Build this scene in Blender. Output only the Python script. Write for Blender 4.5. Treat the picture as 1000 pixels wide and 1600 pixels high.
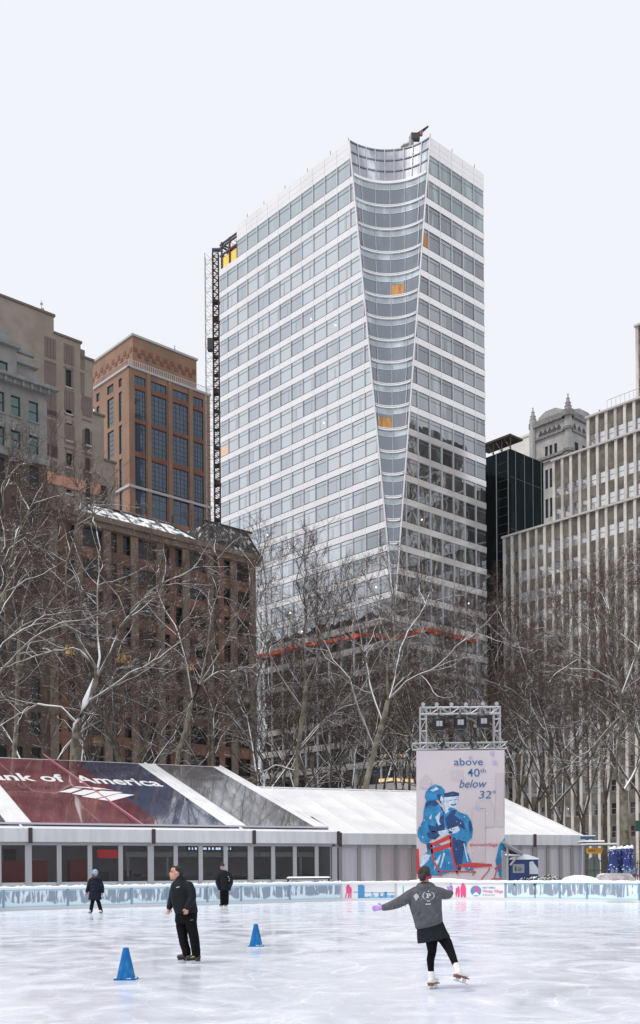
import bpy, math, random
import numpy as np
from mathutils import Vector, Matrix
from mathutils.bvhtree import BVHTree
for o in list(bpy.data.objects): bpy.data.objects.remove(o)
SC = bpy.context.scene
COL = SC.collection
random.seed(7); RNG = np.random.default_rng(7)
R = math.radians
# ------------------------------------------------------------ camera, sky, sun, exposure
F = 1640.0; EYE = 1.62; ROLL = 0.008; HZ = 1360.0
cam_d = bpy.data.cameras.new('camera'); cam = bpy.data.objects.new('camera', cam_d); COL.objects.link(cam)
cam_d.sensor_fit = 'AUTO'; cam_d.sensor_width = 36; cam_d.lens = 36 * F / 1600
cam_d.shift_y = (HZ - 800) / 1600; cam_d.clip_end = 3000; cam_d.clip_start = 0.2
cam.matrix_world = Matrix(((1, ROLL, 0, 0), (0, 0, -1, 0), (-ROLL, 1, 0, EYE), (0, 0, 0, 1)))
SC.camera = cam
SC.view_settings.view_transform = 'Standard'; SC.view_settings.look = 'None'
SC.view_settings.gamma = 1; SC.view_settings.use_curve_mapping = False
SC.view_settings.exposure = 0.0
W = bpy.data.worlds.new('World'); SC.world = W; W.use_nodes = True
wn = W.node_tree; wn.nodes.clear()
sky = wn.nodes.new('ShaderNodeTexSky'); sky.sky_type = 'NISHITA'; sky.sun_disc = False
sky.sun_elevation = R(60); sky.sun_rotation = R(240); sky.dust_density = 4; sky.air_density = 1.2
hs = wn.nodes.new('ShaderNodeHueSaturation'); hs.inputs['Saturation'].default_value = 0.2
mx = wn.nodes.new('ShaderNodeMixRGB'); mx.inputs[0].default_value = 0.88
mx.inputs[2].default_value = (9.6, 9.85, 10.45, 1)
bg = wn.nodes.new('ShaderNodeBackground'); bg.inputs[1].default_value = 0.1
wo = wn.nodes.new('ShaderNodeOutputWorld')
wn.links.new(sky.outputs[0], hs.inputs['Color']); wn.links.new(hs.outputs[0], mx.inputs[1])
wn.links.new(mx.outputs[0], bg.inputs[0]); wn.links.new(bg.outputs[0], wo.inputs[0])
sl = bpy.data.lights.new('sun', 'SUN'); sl.energy = 2.2; sl.angle = R(16); sl.color = (1, 0.95, 0.9)
sun = bpy.data.objects.new('sun', sl); COL.objects.link(sun)
sun.rotation_euler = Vector((-0.45, -0.23, 0.865)).to_track_quat('Z', 'Y').to_euler()

# ------------------------------------------------------------ helpers
def V3(*a): return np.array(a, float)
def kxz(px, py):
    a = (px - 500) / F; b = (HZ - py) / F
    return a + ROLL * b, b - ROLL * a
def at(px, py, Y):
    a, b = kxz(px, py); return V3(a * Y, Y, EYE + b * Y)
def gy(px, py):                       # distance of a point of the ice seen at px, py
    return -EYE / kxz(px, py)[1]
def hit(O, d, px, py):                # vertical plane through O along d -> (s, z)
    a, b = kxz(px, py); s = (a * O[1] - O[0]) / (d[0] - a * d[1])
    return s, EYE + b * (O[1] + s * d[1])
def hitpl(P, n, px, py, off=0.0):     # general plane
    a, b = kxz(px, py); r = V3(a, 1, b); c = V3(0, 0, EYE)
    t = np.dot(np.array(P) - c, n) / np.dot(r, n); return c + t * r + off * np.array(n)
tL = R(42.2)
dL = V3(-math.sin(tL), math.cos(tL), 0); dR = V3(math.cos(tL), math.sin(tL), 0); UP = V3(0, 0, 1)

def tag(o, label=None, cat=None, group=None, kind=None):
    if label: o['label'] = label
    if cat: o['category'] = cat
    if group: o['group'] = group
    if kind: o['kind'] = kind
    return o
def empty(name, loc, label, cat, group=None):
    o = bpy.data.objects.new(name, None); COL.objects.link(o); o.location = loc; o.empty_display_size = .3
    return tag(o, label, cat, group)
def copy_tree(o, parent=None):
    c = o.copy(); COL.objects.link(c)
    if parent: c.parent = parent
    for ch in o.children: copy_tree(ch, c)
    return c

class MB:
    def __init__(s): s.v = []; s.f = []; s.m = []
    def add(s, vs, fs, mi=0):
        b = len(s.v); s.v.extend([tuple(map(float, p)) for p in vs])
        for f in fs: s.f.append(tuple(b + i for i in f)); s.m.append(mi)
    def box(s, O, ax, ay, u, v, z, mi=0):
        O = np.array(O, float); P = []
        for k in z:
            for (a, b) in ((u[0], v[0]), (u[1], v[0]), (u[1], v[1]), (u[0], v[1])):
                P.append(O + ax * a + ay * b + UP * k)
        s.add(P, [(0, 3, 2, 1), (4, 5, 6, 7), (0, 1, 5, 4), (1, 2, 6, 5), (2, 3, 7, 6), (3, 0, 4, 7)], mi)
    def cube(s, x, y, z, mi=0): s.box((0, 0, 0), V3(1, 0, 0), V3(0, 1, 0), x, y, z, mi)
    def prism(s, pts, ext, mi=0):      # polygon extruded along vector
        n = len(pts); P = [np.array(p, float) for p in pts]; Q = [p + ext for p in P]
        s.add(P + Q, [tuple(range(n))[::-1], tuple(range(n, 2 * n))] + [(i, (i + 1) % n, n + (i + 1) % n, n + i) for i in range(n)], mi)
    def poly(s, pts, mi=0): s.add(pts, [tuple(range(len(pts)))], mi)
    def tube(s, pts, rad, n=6, mi=0, cap=True):
        pts = [np.array(p, float) for p in pts]
        if not hasattr(rad, '__len__'): rad = [rad] * len(pts)
        vs = []; pu = None
        for i, p in enumerate(pts):
            t = pts[min(i + 1, len(pts) - 1)] - pts[max(i - 1, 0)]; t = t / (np.linalg.norm(t) + 1e-9)
            if pu is None:
                h = V3(0, 0, 1) if abs(t[2]) < .9 else V3(1, 0, 0)
                pu = np.cross(t, h)
            pu = pu - t * np.dot(pu, t); pu /= np.linalg.norm(pu) + 1e-9; w = np.cross(t, pu)
            for k in range(n):
                a = 2 * math.pi * k / n; vs.append(p + rad[i] * (math.cos(a) * pu + math.sin(a) * w))
        fs = []
        for i in range(len(pts) - 1):
            for k in range(n): fs.append((i * n + k, i * n + (k + 1) % n, (i + 1) * n + (k + 1) % n, (i + 1) * n + k))
        if cap: fs += [tuple(range(n))[::-1], tuple(range((len(pts) - 1) * n, len(pts) * n))]
        s.add(vs, fs, mi)
    def loft(s, secs, n=16, mi=0):     # sections (cx,cy,cz,rx,ry[,yaw][,tilt vector])
        vs = []
        for q in secs:
            cx, cy, cz, rx, ry = q[:5]; yw = q[5] if len(q) > 5 else 0; tl = q[6] if len(q) > 6 else 0
            for k in range(n):
                a = 2 * math.pi * k / n; x = rx * math.cos(a); y = ry * math.sin(a)
                X = x * math.cos(yw) - y * math.sin(yw); Y = x * math.sin(yw) + y * math.cos(yw)
                vs.append((cx + X, cy + Y, cz + tl * x))
        fs = [(i * n + k, i * n + (k + 1) % n, (i + 1) * n + (k + 1) % n, (i + 1) * n + k) for i in range(len(secs) - 1) for k in range(n)]
        fs += [tuple(range(n))[::-1], tuple(range((len(secs) - 1) * n, len(secs) * n))]
        s.add(vs, fs, mi)
    def ell(s, c, r, n=12, m=8, mi=0, rot=None):
        vs = []; c = np.array(c, float)
        for j in range(1, m):
            th = math.pi * j / m
            for k in range(n):
                a = 2 * math.pi * k / n
                q = V3(r[0] * math.sin(th) * math.cos(a), r[1] * math.sin(th) * math.sin(a), r[2] * math.cos(th))
                if rot is not None: q = np.array(rot @ Vector(q))
                vs.append(c + q)
        t = V3(0, 0, r[2]); b = V3(0, 0, -r[2])
        if rot is not None: t = np.array(rot @ Vector(t)); b = np.array(rot @ Vector(b))
        vs += [c + t, c + b]; T = len(vs) - 2; B = T + 1; fs = []
        for j in range(m - 2):
            for k in range(n): fs.append((j * n + k, (j + 1) * n + k, (j + 1) * n + (k + 1) % n, j * n + (k + 1) % n))
        for k in range(n):
            fs.append((T, k, (k + 1) % n)); fs.append((B, (m - 2) * n + (k + 1) % n, (m - 2) * n + k))
        s.add(vs, fs, mi)
    def mesh(s, name, mats, loc=(0, 0, 0), smooth=False):
        me = bpy.data.meshes.new(name)
        L = np.array(loc, float)
        vv = (np.array(s.v) - L) if len(s.v) else np.zeros((0, 3))
        me.from_pydata(vv.tolist(), [], s.f)
        for m in (mats if isinstance(mats, (list, tuple)) else [mats]): me.materials.append(m)
        me.polygons.foreach_set('material_index', s.m)
        if smooth: me.polygons.foreach_set('use_smooth', [True] * len(s.f))
        me.update(); return me
    def build(s, name, mats, parent=None, loc=(0, 0, 0), smooth=False):
        base = np.array(loc, float)
        if parent is not None:
            q = parent
            while q is not None: base = base + np.array(q.location); q = q.parent
            o = bpy.data.objects.new(name, s.mesh(name, mats, base, smooth)); o.parent = parent; o.location = loc
        else:
            o = bpy.data.objects.new(name, s.mesh(name, mats, base, smooth)); o.location = loc
        COL.objects.link(o); return o

# ------------------------------------------------------------ materials
MT = {}
def newmat(name):
    m = bpy.data.materials.new(name); m.use_nodes = True; nt = m.node_tree
    p = nt.nodes['Principled BSDF']; return m, nt, p
def N(nt, t, **kw):
    n = nt.nodes.new(t)
    for k, v in kw.items(): setattr(n, k, v)
    return n
def noise_col(nt, c1, c2, scale=1.0, detail=4, stretch=(1, 1, 1), lo=.35, hi=.65, coord='Object'):
    tc = N(nt, 'ShaderNodeTexCoord'); mp = N(nt, 'ShaderNodeMapping'); mp.inputs['Scale'].default_value = stretch
    no = N(nt, 'ShaderNodeTexNoise'); no.inputs['Scale'].default_value = scale; no.inputs['Detail'].default_value = detail
    cr = N(nt, 'ShaderNodeValToRGB')
    cr.color_ramp.elements[0].position = lo; cr.color_ramp.elements[0].color = (*c1, 1)
    cr.color_ramp.elements[1].position = hi; cr.color_ramp.elements[1].color = (*c2, 1)
    nt.links.new(tc.outputs[coord], mp.inputs[0]); nt.links.new(mp.outputs[0], no.inputs[0]); nt.links.new(no.outputs[0], cr.inputs[0])
    return cr.outputs[0], no.outputs[0]
def mat(name, c, rough=.6, metal=0, var=.0, scale=1.0, stretch=(1, 1, 1), bump=0, spec=.5, snow=None, snowth=.35, rnd=0, emit=None, dirt=None, detail=4):
    if name in MT: return MT[name]
    m, nt, p = newmat(name); MT[name] = m
    p.inputs['Roughness'].default_value = rough; p.inputs['Metallic'].default_value = metal
    p.inputs['Specular IOR Level'].default_value = spec; p.inputs['Base Color'].default_value = (*c, 1)
    out = None
    if var:
        lo = tuple(x * (1 - var) for x in c); hi = tuple(min(1, x * (1 + var)) for x in c)
        out, nf = noise_col(nt, lo, hi, scale, detail, stretch)
        if bump:
            b = N(nt, 'ShaderNodeBump'); b.inputs['Strength'].default_value = bump; b.inputs['Distance'].default_value = .05
            nt.links.new(nf, b.inputs['Height']); nt.links.new(b.outputs[0], p.inputs['Normal'])
    if dirt:
        d, _ = noise_col(nt, (0, 0, 0), (1, 1, 1), dirt[1], 5, dirt[2], .48, .7)
        q = N(nt, 'ShaderNodeMixRGB'); q.inputs[2].default_value = (*dirt[0], 1)
        if out: nt.links.new(out, q.inputs[1])
        else: q.inputs[1].default_value = (*c, 1)
        nt.links.new(d, q.inputs[0]); out = q.outputs[0]
    if rnd:
        oi = N(nt, 'ShaderNodeObjectInfo'); h = N(nt, 'ShaderNodeHueSaturation')
        mr = N(nt, 'ShaderNodeMapRange'); mr.inputs[3].default_value = 1 - rnd; mr.inputs[4].default_value = 1 + rnd
        nt.links.new(oi.outputs['Random'], mr.inputs[0]); nt.links.new(mr.outputs[0], h.inputs['Value'])
        if out: nt.links.new(out, h.inputs['Color'])
        else: h.inputs['Color'].default_value = (*c, 1)
        out = h.outputs[0]
    if snow is not None:
        g = N(nt, 'ShaderNodeNewGeometry'); sx = N(nt, 'ShaderNodeSeparateXYZ'); nt.links.new(g.outputs['Normal'], sx.inputs[0])
        mr = N(nt, 'ShaderNodeMapRange'); mr.inputs[1].default_value = snowth; mr.inputs[2].default_value = snowth + .15
        nt.links.new(sx.outputs['Z'], mr.inputs[0])
        sn, _ = noise_col(nt, (0, 0, 0), (1, 1, 1), snow[0], 3, (1, 1, 1), snow[1] - .06, snow[1] + .06)
        mu = N(nt, 'ShaderNodeMath', operation='MULTIPLY'); nt.links.new(mr.outputs[0], mu.inputs[0]); nt.links.new(sn, mu.inputs[1])
        q = N(nt, 'ShaderNodeMixRGB'); q.inputs[2].default_value = (.85, .87, .9, 1); nt.links.new(mu.outputs[0], q.inputs[0])
        if out: nt.links.new(out, q.inputs[1])
        else: q.inputs[1].default_value = (*c, 1)
        out = q.outputs[0]
    if out: nt.links.new(out, p.inputs['Base Color'])
    if emit:
        p.inputs['Emission Color'].default_value = (*emit[0], 1); p.inputs['Emission Strength'].default_value = emit[1]
    return m
def facade_glass(name, tint, refl, base, rough=.03, rnd=.0, wav=.02, blinds=0.0):
    """coated glass: mirror layer over a dim interior that varies from pane to pane"""
    m, nt, p = newmat(name); MT[name] = m; nt.nodes.remove(p)
    out = nt.nodes['Material Output']
    gl = N(nt, 'ShaderNodeBsdfGlossy'); gl.inputs['Color'].default_value = (*tint, 1); gl.inputs['Roughness'].default_value = rough
    df = N(nt, 'ShaderNodeBsdfDiffuse')
    c, _ = noise_col(nt, base, tuple(min(1, b * 2.2 + blinds) for b in base), .45, 3, (1, 1, .22), .5, .68)
    nt.links.new(c, df.inputs[0])
    ms = N(nt, 'ShaderNodeMixShader'); lw = N(nt, 'ShaderNodeLayerWeight'); lw.inputs[0].default_value = .25
    mr = N(nt, 'ShaderNodeMapRange'); mr.inputs[3].default_value = refl; mr.inputs[4].default_value = min(1, refl + .45)
    nt.links.new(lw.outputs['Fresnel'], mr.inputs[0]); nt.links.new(mr.outputs[0], ms.inputs[0])
    nt.links.new(df.outputs[0], ms.inputs[1]); nt.links.new(gl.outputs[0], ms.inputs[2]); nt.links.new(ms.outputs[0], out.inputs[0])
    if wav:
        tc = N(nt, 'ShaderNodeTexCoord'); no = N(nt, 'ShaderNodeTexNoise'); no.inputs['Scale'].default_value = .35; no.inputs['Detail'].default_value = 1
        b = N(nt, 'ShaderNodeBump'); b.inputs['Strength'].default_value = wav; b.inputs['Distance'].default_value = 1
        nt.links.new(tc.outputs['Object'], no.inputs[0]); nt.links.new(no.outputs[0], b.inputs['Height']); nt.links.new(b.outputs[0], gl.inputs['Normal'])
    return m
G_tower = facade_glass('tower_glass', (.72, .75, .77), .46, (.035, .045, .05), .02, wav=.05, blinds=.05)
G_green = facade_glass('tower_louvre_glass', (.62, .68, .69), .30, (.17, .20, .205), .15, wav=0)
G_cone = facade_glass('tower_curved_glass', (.56, .61, .68), .38, (.03, .035, .045), .06, wav=.02, blinds=.03)
G_strip = facade_glass('tower_pale_glass', (.7, .76, .8), .3, (.26, .30, .32), .1, wav=0)
G_crown = facade_glass('tower_crown_glass', (.8, .82, .88), .4, (.10, .10, .13), .22, wav=.05, blinds=.5)
G_win = facade_glass('masonry_window_glass', (.4, .43, .45), .05, (.015, .018, .02), .03, wav=.05, blinds=.04)
G_teal = facade_glass('teal_window_glass', (.42, .56, .56), .2, (.02, .04, .042), .03, wav=.05, blinds=.12)
G_blue = facade_glass('slate_window_glass', (.42, .5, .62), .14, (.03, .042, .06), .05, wav=.05)
G_black = facade_glass('black_tower_glass', (.12, .17, .18), .06, (.004, .006, .007), .03, wav=.03)
G_strp = facade_glass('striped_building_glass', (.9, .91, .92), .62, (.04, .04, .04), .03, wav=.05, blinds=.5)
G_tw2 = facade_glass('tower_glass_blinds', (.66, .69, .72), .34, (.10, .115, .12), .02, wav=.05, blinds=.2)
G_tw3 = facade_glass('tower_glass_dark', (.63, .66, .70), .40, (.022, .025, .03), .02, wav=.08, blinds=.0)
M_span = mat('white_spandrel', (.85, .83, .83), .14, .55, var=.03, scale=.2, dirt=((.78, .76, .76), .12, (1, 1, .3)))
M_mull = mat('white_mullion', (.62, .62, .66), .3, .3)
M_dark = mat('dark_line', (.05, .03, .035), .6)
M_trans = mat('transom_grey', (.22, .25, .28), .4, .3)
M_roof = mat('roof_grey', (.3, .3, .31), .9)
M_snow = mat('snow', (.86, .88, .92), .7, var=.05, scale=3, bump=.4, spec=.3)
M_steel = mat('steel_dark', (.05, .045, .045), .6)
M_lat = mat('lattice_steel', (.3, .28, .28), .6)
M_ply = mat('plywood', (.5, .25, .09), .8, var=.3, scale=1.2, stretch=(3, 3, .3))
M_yel = mat('yellow_sheathing', (.85, .6, .12), .7, var=.15, scale=.6, stretch=(3, 3, .2))
M_lamp = mat('lamp_glow', (1, .9, .7), .5, emit=((1, .9, .62), 6))
M_orange = mat('orange_netting', (.6, .08, .03), .8, var=.5, scale=.8)

# ------------------------------------------------------------ ground and street
g = MB(); g.poly([(-700, -250, -.06), (700, -250, -.06), (700, 1100, -.06), (-700, 1100, -.06)])
tag(g.build('ground', mat('street_snow', (.5, .51, .53), .85, var=.45, scale=.12, detail=8)), kind='structure')

# ------------------------------------------------------------ the glass tower
OR_ = at(755.5, 272.3, 200.0)
H_T = OR_[2]
Cc = None
s, _ = hit(OR_, dR, 611, 300); Cc = OR_ + dR * s; Cc[2] = 0
sR = -s
nL = -dR; nR = -dL
sLend = hit(Cc, dL, 344, 600)[0]
sNotch = hit(Cc, dL, 370, 350)[0]
def zR(py, px=754.5): return hit(Cc, dR, px, py)[1]
sills = [326.5, 364.5, 402, 439.5] + [474.6 + 34.45 * i for i in range(25)]
heads = [298.5, 337, 374, 412] + [474.6 - 25.2 + 34.45 * i for i in range(25)]
FL = [(zR(a), zR(b)) for a, b in zip(sills, heads) if zR(a) > 6]
zb = hit(Cc, dR, 617, 958)[1]
rTop = (hit(Cc, dR, 671, 213)[0] + hit(Cc, dL, 545, 218)[0]) / 2
def rr(z): return max(0.0, rTop * (z - zb) / (H_T - zb))
s_a = hit(Cc, dL, 355, 480)[0]; s_b = hit(Cc, dL, 547, 330)[0]; pL = (s_a - s_b) / 11
mL = sorted([s_b + pL * k for k in range(-6, 12) if 0 < s_b + pL * k < sLend])
s_a = hit(Cc, dR, 670.5, 500)[0]; s_b = hit(Cc, dR, 741.5, 500)[0]; pR = (s_b - s_a) / 4
mR = sorted([s_a + pR * k for k in range(-5, 6) if 0 < s_a + pR * k < sR - .5])
def clipface(s0, s1, z0, z1):
    """rectangle s0..s1 x z0..z1 minus the part s < rr(z)"""
    P = [(s0, z0), (s1, z0), (s1, z1), (s0, z1)]; out = []
    g_ = lambda p: p[0] - rr(p[1])
    for i in range(4):
        a = P[i]; b = P[(i + 1) % 4]; ga, gb = g_(a), g_(b)
        if ga >= 0: out.append(a)
        if ga * gb < 0:
            t = ga / (ga - gb); out.append((a[0] + t * (b[0] - a[0]), a[1] + t * (b[1] - a[1])))
    return out
tw = empty('glass_office_tower', Cc, 'tall white banded glass office tower with a curved cone-shaped cut in its near corner', 'skyscraper')
def facepoly(mb, d, nrm, s0, s1, z0, z1, off, mi, thick=None):
    c = clipface(s0, s1, z0, z1)
    if len(c) < 3: return
    pts = [Cc + d * q[0] + UP * q[1] + nrm * off for q in c]
    if thick: mb.prism(pts, -nrm * thick, mi)
    else: mb.poly(pts, mi)
for (d, nrm, mm, send) in ((dL, nL, mL, sLend), (dR, nR, mR, sR)):
    edges = [0.0] + mm + [send]
    left = nrm is nL
    for i, (zs, zh) in enumerate(FL):
        ztop = FL[i - 1][0] if i else H_T
        se = sNotch if (left and i == 0) else send
        span = MB()
        hts = [(zh, ztop)] if i else [(zh, zh + .9), (zh + .93, zh + 2.0), (zh + 2.03, H_T)]
        for (a, b) in hts:
            for k in range(len(edges) - 1):
                e0, e1 = edges[k], min(edges[k + 1], se)
                if e1 <= e0: continue
                facepoly(span, d, nrm, e0 + .02, e1 - .02, a, b, .05, 0, .5)
        facepoly(span, d, nrm, 0, se, zh + .05, ztop - .05, -.2, 0, .3)
        span.build('spandrel_band', [M_span], tw)
    span = MB(); facepoly(span, d, nrm, 0, send, -.1, FL[-1][0], 0.0, 0, .6)
    span.build('lobby_wall', [mat('lobby_glass', (.05, .055, .06), .15)], tw)
    for i, (zs, zh) in enumerate(FL):
        rb = MB(); se = sNotch if (left and i == 0) else send
        for k in range(len(edges) - 1):
            e0, e1 = edges[k], min(edges[k + 1], se)
            if e1 <= e0: continue
            facepoly(rb, d, nrm, e0, e1, zs, zh, -.12, 4 if i < 2 else random.choice((0, 0, 0, 0, 8, 9, 9)))
            if i > 1 and random.random() < .45:     # half drawn blinds and interior columns behind the pane
                a_ = e0 + (e1 - e0) * random.choice((.12, .3, .55)); b_ = min(e1 - .1, a_ + random.choice((.35, .6, 1.0)))
                if a_ > rr(zh) + .2: facepoly(rb, d, nrm, a_, b_, zs + .25, zh - random.uniform(.2, 1.1), -.10, 8)
            if not left and i == 3 and k == [j for j in range(len(edges) - 1) if edges[j + 1] > rr(zs) + .5][0]:
                facepoly(rb, d, nrm, e0, e1, zs + .1, zh - 1.0, -.08, 5)
            if left and i == 9 and k == len(edges) - 2: facepoly(rb, d, nrm, e0 + .1, e1, zs + .1, zh - 1.0, -.08, 6)
            facepoly(rb, d, nrm, e0, e1, zs, zs + .13, .02, 3, .2)
            tz = zh - (zh - zs) * .24
            facepoly(rb, d, nrm, e0, e1, tz, tz + .06, -.06, 2, .06)
        for e in mm:
            if e < se: facepoly(rb, d, nrm, e - .07, e + .07, zs, zh, .1, 1, .3)
        # ceiling lights
        if i > 3:
            for e in mm:
                if random.random() < .035 and e > rr(zh) + 1.5 and e < se - 1:
                    q = Cc + d * (e + .9) + nrm * -.03 + UP * (zs + 1.0 + random.random() * .5)
                    rb.ell(q, (.08, .08, .11), 6, 4, 7)
        rb.build('ribbon_window', [G_tower, M_mull, M_trans, M_dark, G_green, M_ply, mat('peach_blind', (.8, .55, .4), .8), M_lamp, G_tw2, G_tw3], tw)
for px0, px1, py in ((614, 634, 1057), (612, 632, 1099), (608, 636, 1141), (600, 640, 1179), (596, 646, 1217)):
    lc = MB()
    for d, nrm, a_, b_ in ((dR, nR, 614, px1), (dL, nL, 613, px0 - 4)):
        s1 = max(hit(Cc, d, a_, py)[0], .1); s2 = hit(Cc, d, b_, py)[0]; z_ = hit(Cc, d, a_, py)[1]
        if s2 > s1: lc.box(Cc, d, -nrm, (s1, s2), (-.02, .11), (z_ - .35, z_ + .2))
    lc.build('lit_ceiling', [mat('warm_ceiling', (.8, .55, .3), .6, emit=((1, .66, .34), .55), var=.4, scale=1)], tw)
# curved cone cut
NA = 20
def cp(phi, z, off=0.0):
    r_ = max(rr(z) - off, .01); return Cc + dL * (r_ * math.cos(phi)) + dR * (r_ * math.sin(phi)) + UP * z
def arcband(mb, z0, z1, off, mi, f0=0, f1=math.pi / 2, thick=0):
    n = NA; vs = []
    for k in range(n + 1):
        ph = f0 + (f1 - f0) * k / n; vs += [cp(ph, z0, off), cp(ph, z1, off)]
    fs = [(2 * k, 2 * k + 2, 2 * k + 3, 2 * k + 1) for k in range(n)]
    if thick:
        b = len(vs)
        for k in range(n + 1):
            ph = f0 + (f1 - f0) * k / n; vs += [cp(ph, z0, off - thick), cp(ph, z1, off - thick)]
        fs += [(2 * k + 1, 2 * k + 3, b + 2 * k + 3, b + 2 * k + 1) for k in range(n)] + [(2 * k, b + 2 * k, b + 2 * k + 2, 2 * k + 2) for k in range(n)]
    mb.add(vs, fs, mi)
def vmull(mb, ph, z0, z1, mi=1, w=.07):
    a = cp(ph, z0, .12); b = cp(ph, z1, .12); mb.tube([a, b], w, 4, mi)
for i, (zs, zh) in enumerate(FL):
    ztop = FL[i - 1][0] if i else H_T
    if ztop <= zb + .3: break
    zs_ = max(zs, zb + .05); rb = MB(); rm = rr((zs_ + ztop) / 2)
    if i == 0:
        arcband(rb, zs, H_T, 0, 3)
        for zz in (zs + 2.45, zs + 4.6, H_T - .12): arcband(rb, zz, zz + .22, .15, 4, thick=.3)
        arcband(rb, zs, zs + .5, .25, 1, thick=.5)
        for k in range(1, 9): vmull(rb, math.pi / 2 * k / 9, zs, H_T, 2, .1)
    else:
        arcband(rb, zs_, ztop, 0, 0)
        zt = ztop - (ztop - zs) * .27
        if zt > zs_: arcband(rb, zt, ztop, .03, 5); arcband(rb, zt, zt + .08, .06, 2, thick=.05)
        if zs > zb: arcband(rb, zs, zs + .22, .28, 1, thick=.5); arcband(rb, zs + .36, zs + .5, .2, 1, thick=.3)
        k = 0
        while True:
            dph = k * 2.75 / max(rm, .1)
            if dph > math.pi / 4 - .04: break
            if rm > 1.2:
                for sg in ((1, -1) if k else (1,)): vmull(rb, math.pi / 4 + sg * dph, zs_, ztop)
            k += 1
        if i in (5, 11):
            f0, f1 = ((math.pi / 4 + .02, math.pi / 4 + 2.4 / rm) if i == 5 else (.12, math.pi / 4 - .03))
            arcband(rb, zs + .5, zt - .25, .05, 6, f0, f1)
            arcband(rb, zt - .6, zt, .07, 4, f0, f1)
    rb.build('curved_window', [G_cone, M_span, M_mull, G_crown, M_trans, G_strip, M_ply], tw, smooth=False)
for d, nrm in ((dL, nL), (dR, nR)):
    fin = MB(); fin.tube([Cc + d * rr(z) + UP * z + nrm * .05 for z in np.linspace(zb, H_T, 12)], .15, 6, 0)
    fin.build('edge_fin', [mat('fin_white', (.7, .68, .7), .6, 0)], tw)
bd = MB()
back = Cc + dL * sLend + dR * sR
bd.poly([cp(math.pi / 2 * k / 10, H_T - 2.2, -.3) for k in range(11)] + [Cc + dR * sR + UP * (H_T - 2.2), back + UP * (H_T - 2.2), Cc + dL * sNotch + dR * sR + UP * (H_T - 2.2), Cc + dL * sNotch + UP * (H_T - 2.2)])
bd.box(Cc + dR * .9, dL, dR, (rTop + 1, sLend - .1), (0, sR - 1.3), (0, FL[0][0] - .1))
bd.box(Cc, dL, dR, (sNotch - .6, sNotch), (.4, sR - .5), (FL[0][0], H_T - .3))
bd.build('core_block', [M_roof], tw)
ant = MB()
for px, py in ((384, 338), (410, 318), (443, 296), (478, 270), (514, 243), (542, 219)):
    s_, z_ = hit(Cc, dL, px, py); p = Cc + dL * s_ + dR * .4; ant.tube([p + UP * (H_T - .3), p + UP * (H_T + 1.1)], .07, 5)
for px, py in ((675, 216), (709, 240), (744, 263)):
    s_, z_ = hit(Cc, dR, px, py); p = Cc + dR * s_ + dL * .4; ant.tube([p + UP * (H_T - .3), p + UP * (H_T + 1.1)], .07, 5)
ant.build('roof_stanchions', [M_lat], tw)
# unfinished bay: steel frame and yellow sheathing
sf = MB(); z0 = FL[0][0] - .1
e0, e1 = sNotch + .3, sLend - .3
for e in (e0 + .1, (e0 + e1) / 2, e1):
    for q in (.3, 4.5): sf.box(Cc, dL, dR, (e - .16, e + .16), (q, q + .3), (z0, H_T - .8 + (random.random() - .5)))
for zz in (z0 + 3.2, z0 + 4.9, H_T - 1.3):
    for q in (.3, 4.5): sf.box(Cc, dL, dR, (e0, e1 + .6), (q + .02, q + .28), (zz, zz + .32))
    for e in (e0 + .1, e1): sf.box(Cc, dL, dR, (e - .12, e + .12), (.6, 4.5), (zz, zz + .3))
for k in range(5):
    a = Cc + dL * (e0 + (e1 - e0) * k / 5) + dR * .5 + UP * (z0 + 3.4); sf.tube([a, a + dL * 1.6 + UP * 1.7], .06, 4)
sf.build('steel_frame', [M_steel], tw)
ys = MB(); ys.box(Cc, dL, dR, (e0, e1), (.6, .8), (z0, z0 + 2.9)); ys.build('yellow_sheathing', [M_yel], tw)
cv = MB()
for k in range(10):
    p = Cc + dL * (e0 + 1 + random.random() * (e1 - e0 - 2)) + dR * .9 + UP * (z0 + 3.6); cv.ell(p, (.5, .5, .45), 6, 4)
cv.build('orange_tarp', [M_orange], tw)
# orange netting band low on both faces
for d, nrm, pxs in ((dL, nL, [(400, 1027), (430, 1022), (470, 1010), (520, 1002), (575, 991), (614, 997)]), (dR, nR, [(614, 997), (640, 990), (662, 984), (700, 994), (740, 1002)])):
    P = []; ob = MB()
    for (a, b) in pxs:
        s_, z_ = hit(Cc, d, a, b); P.append(Cc + d * max(s_, 0) + UP * z_ + nrm * .7)
    for a, b in zip(P[:-1], P[1:]):
        n = 8
        for j in range(n):
            u = a + (b - a) * j / n; v = a + (b - a) * (j + 1) / n; h0 = .2 + .2 * random.random(); h1 = .2 + .2 * random.random()
            ob.prism([u - UP * h0, v - UP * h1, v + UP * h1, u + UP * h0], nrm * -.4)
    ob.build('safety_netting', [M_orange], tw)

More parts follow.
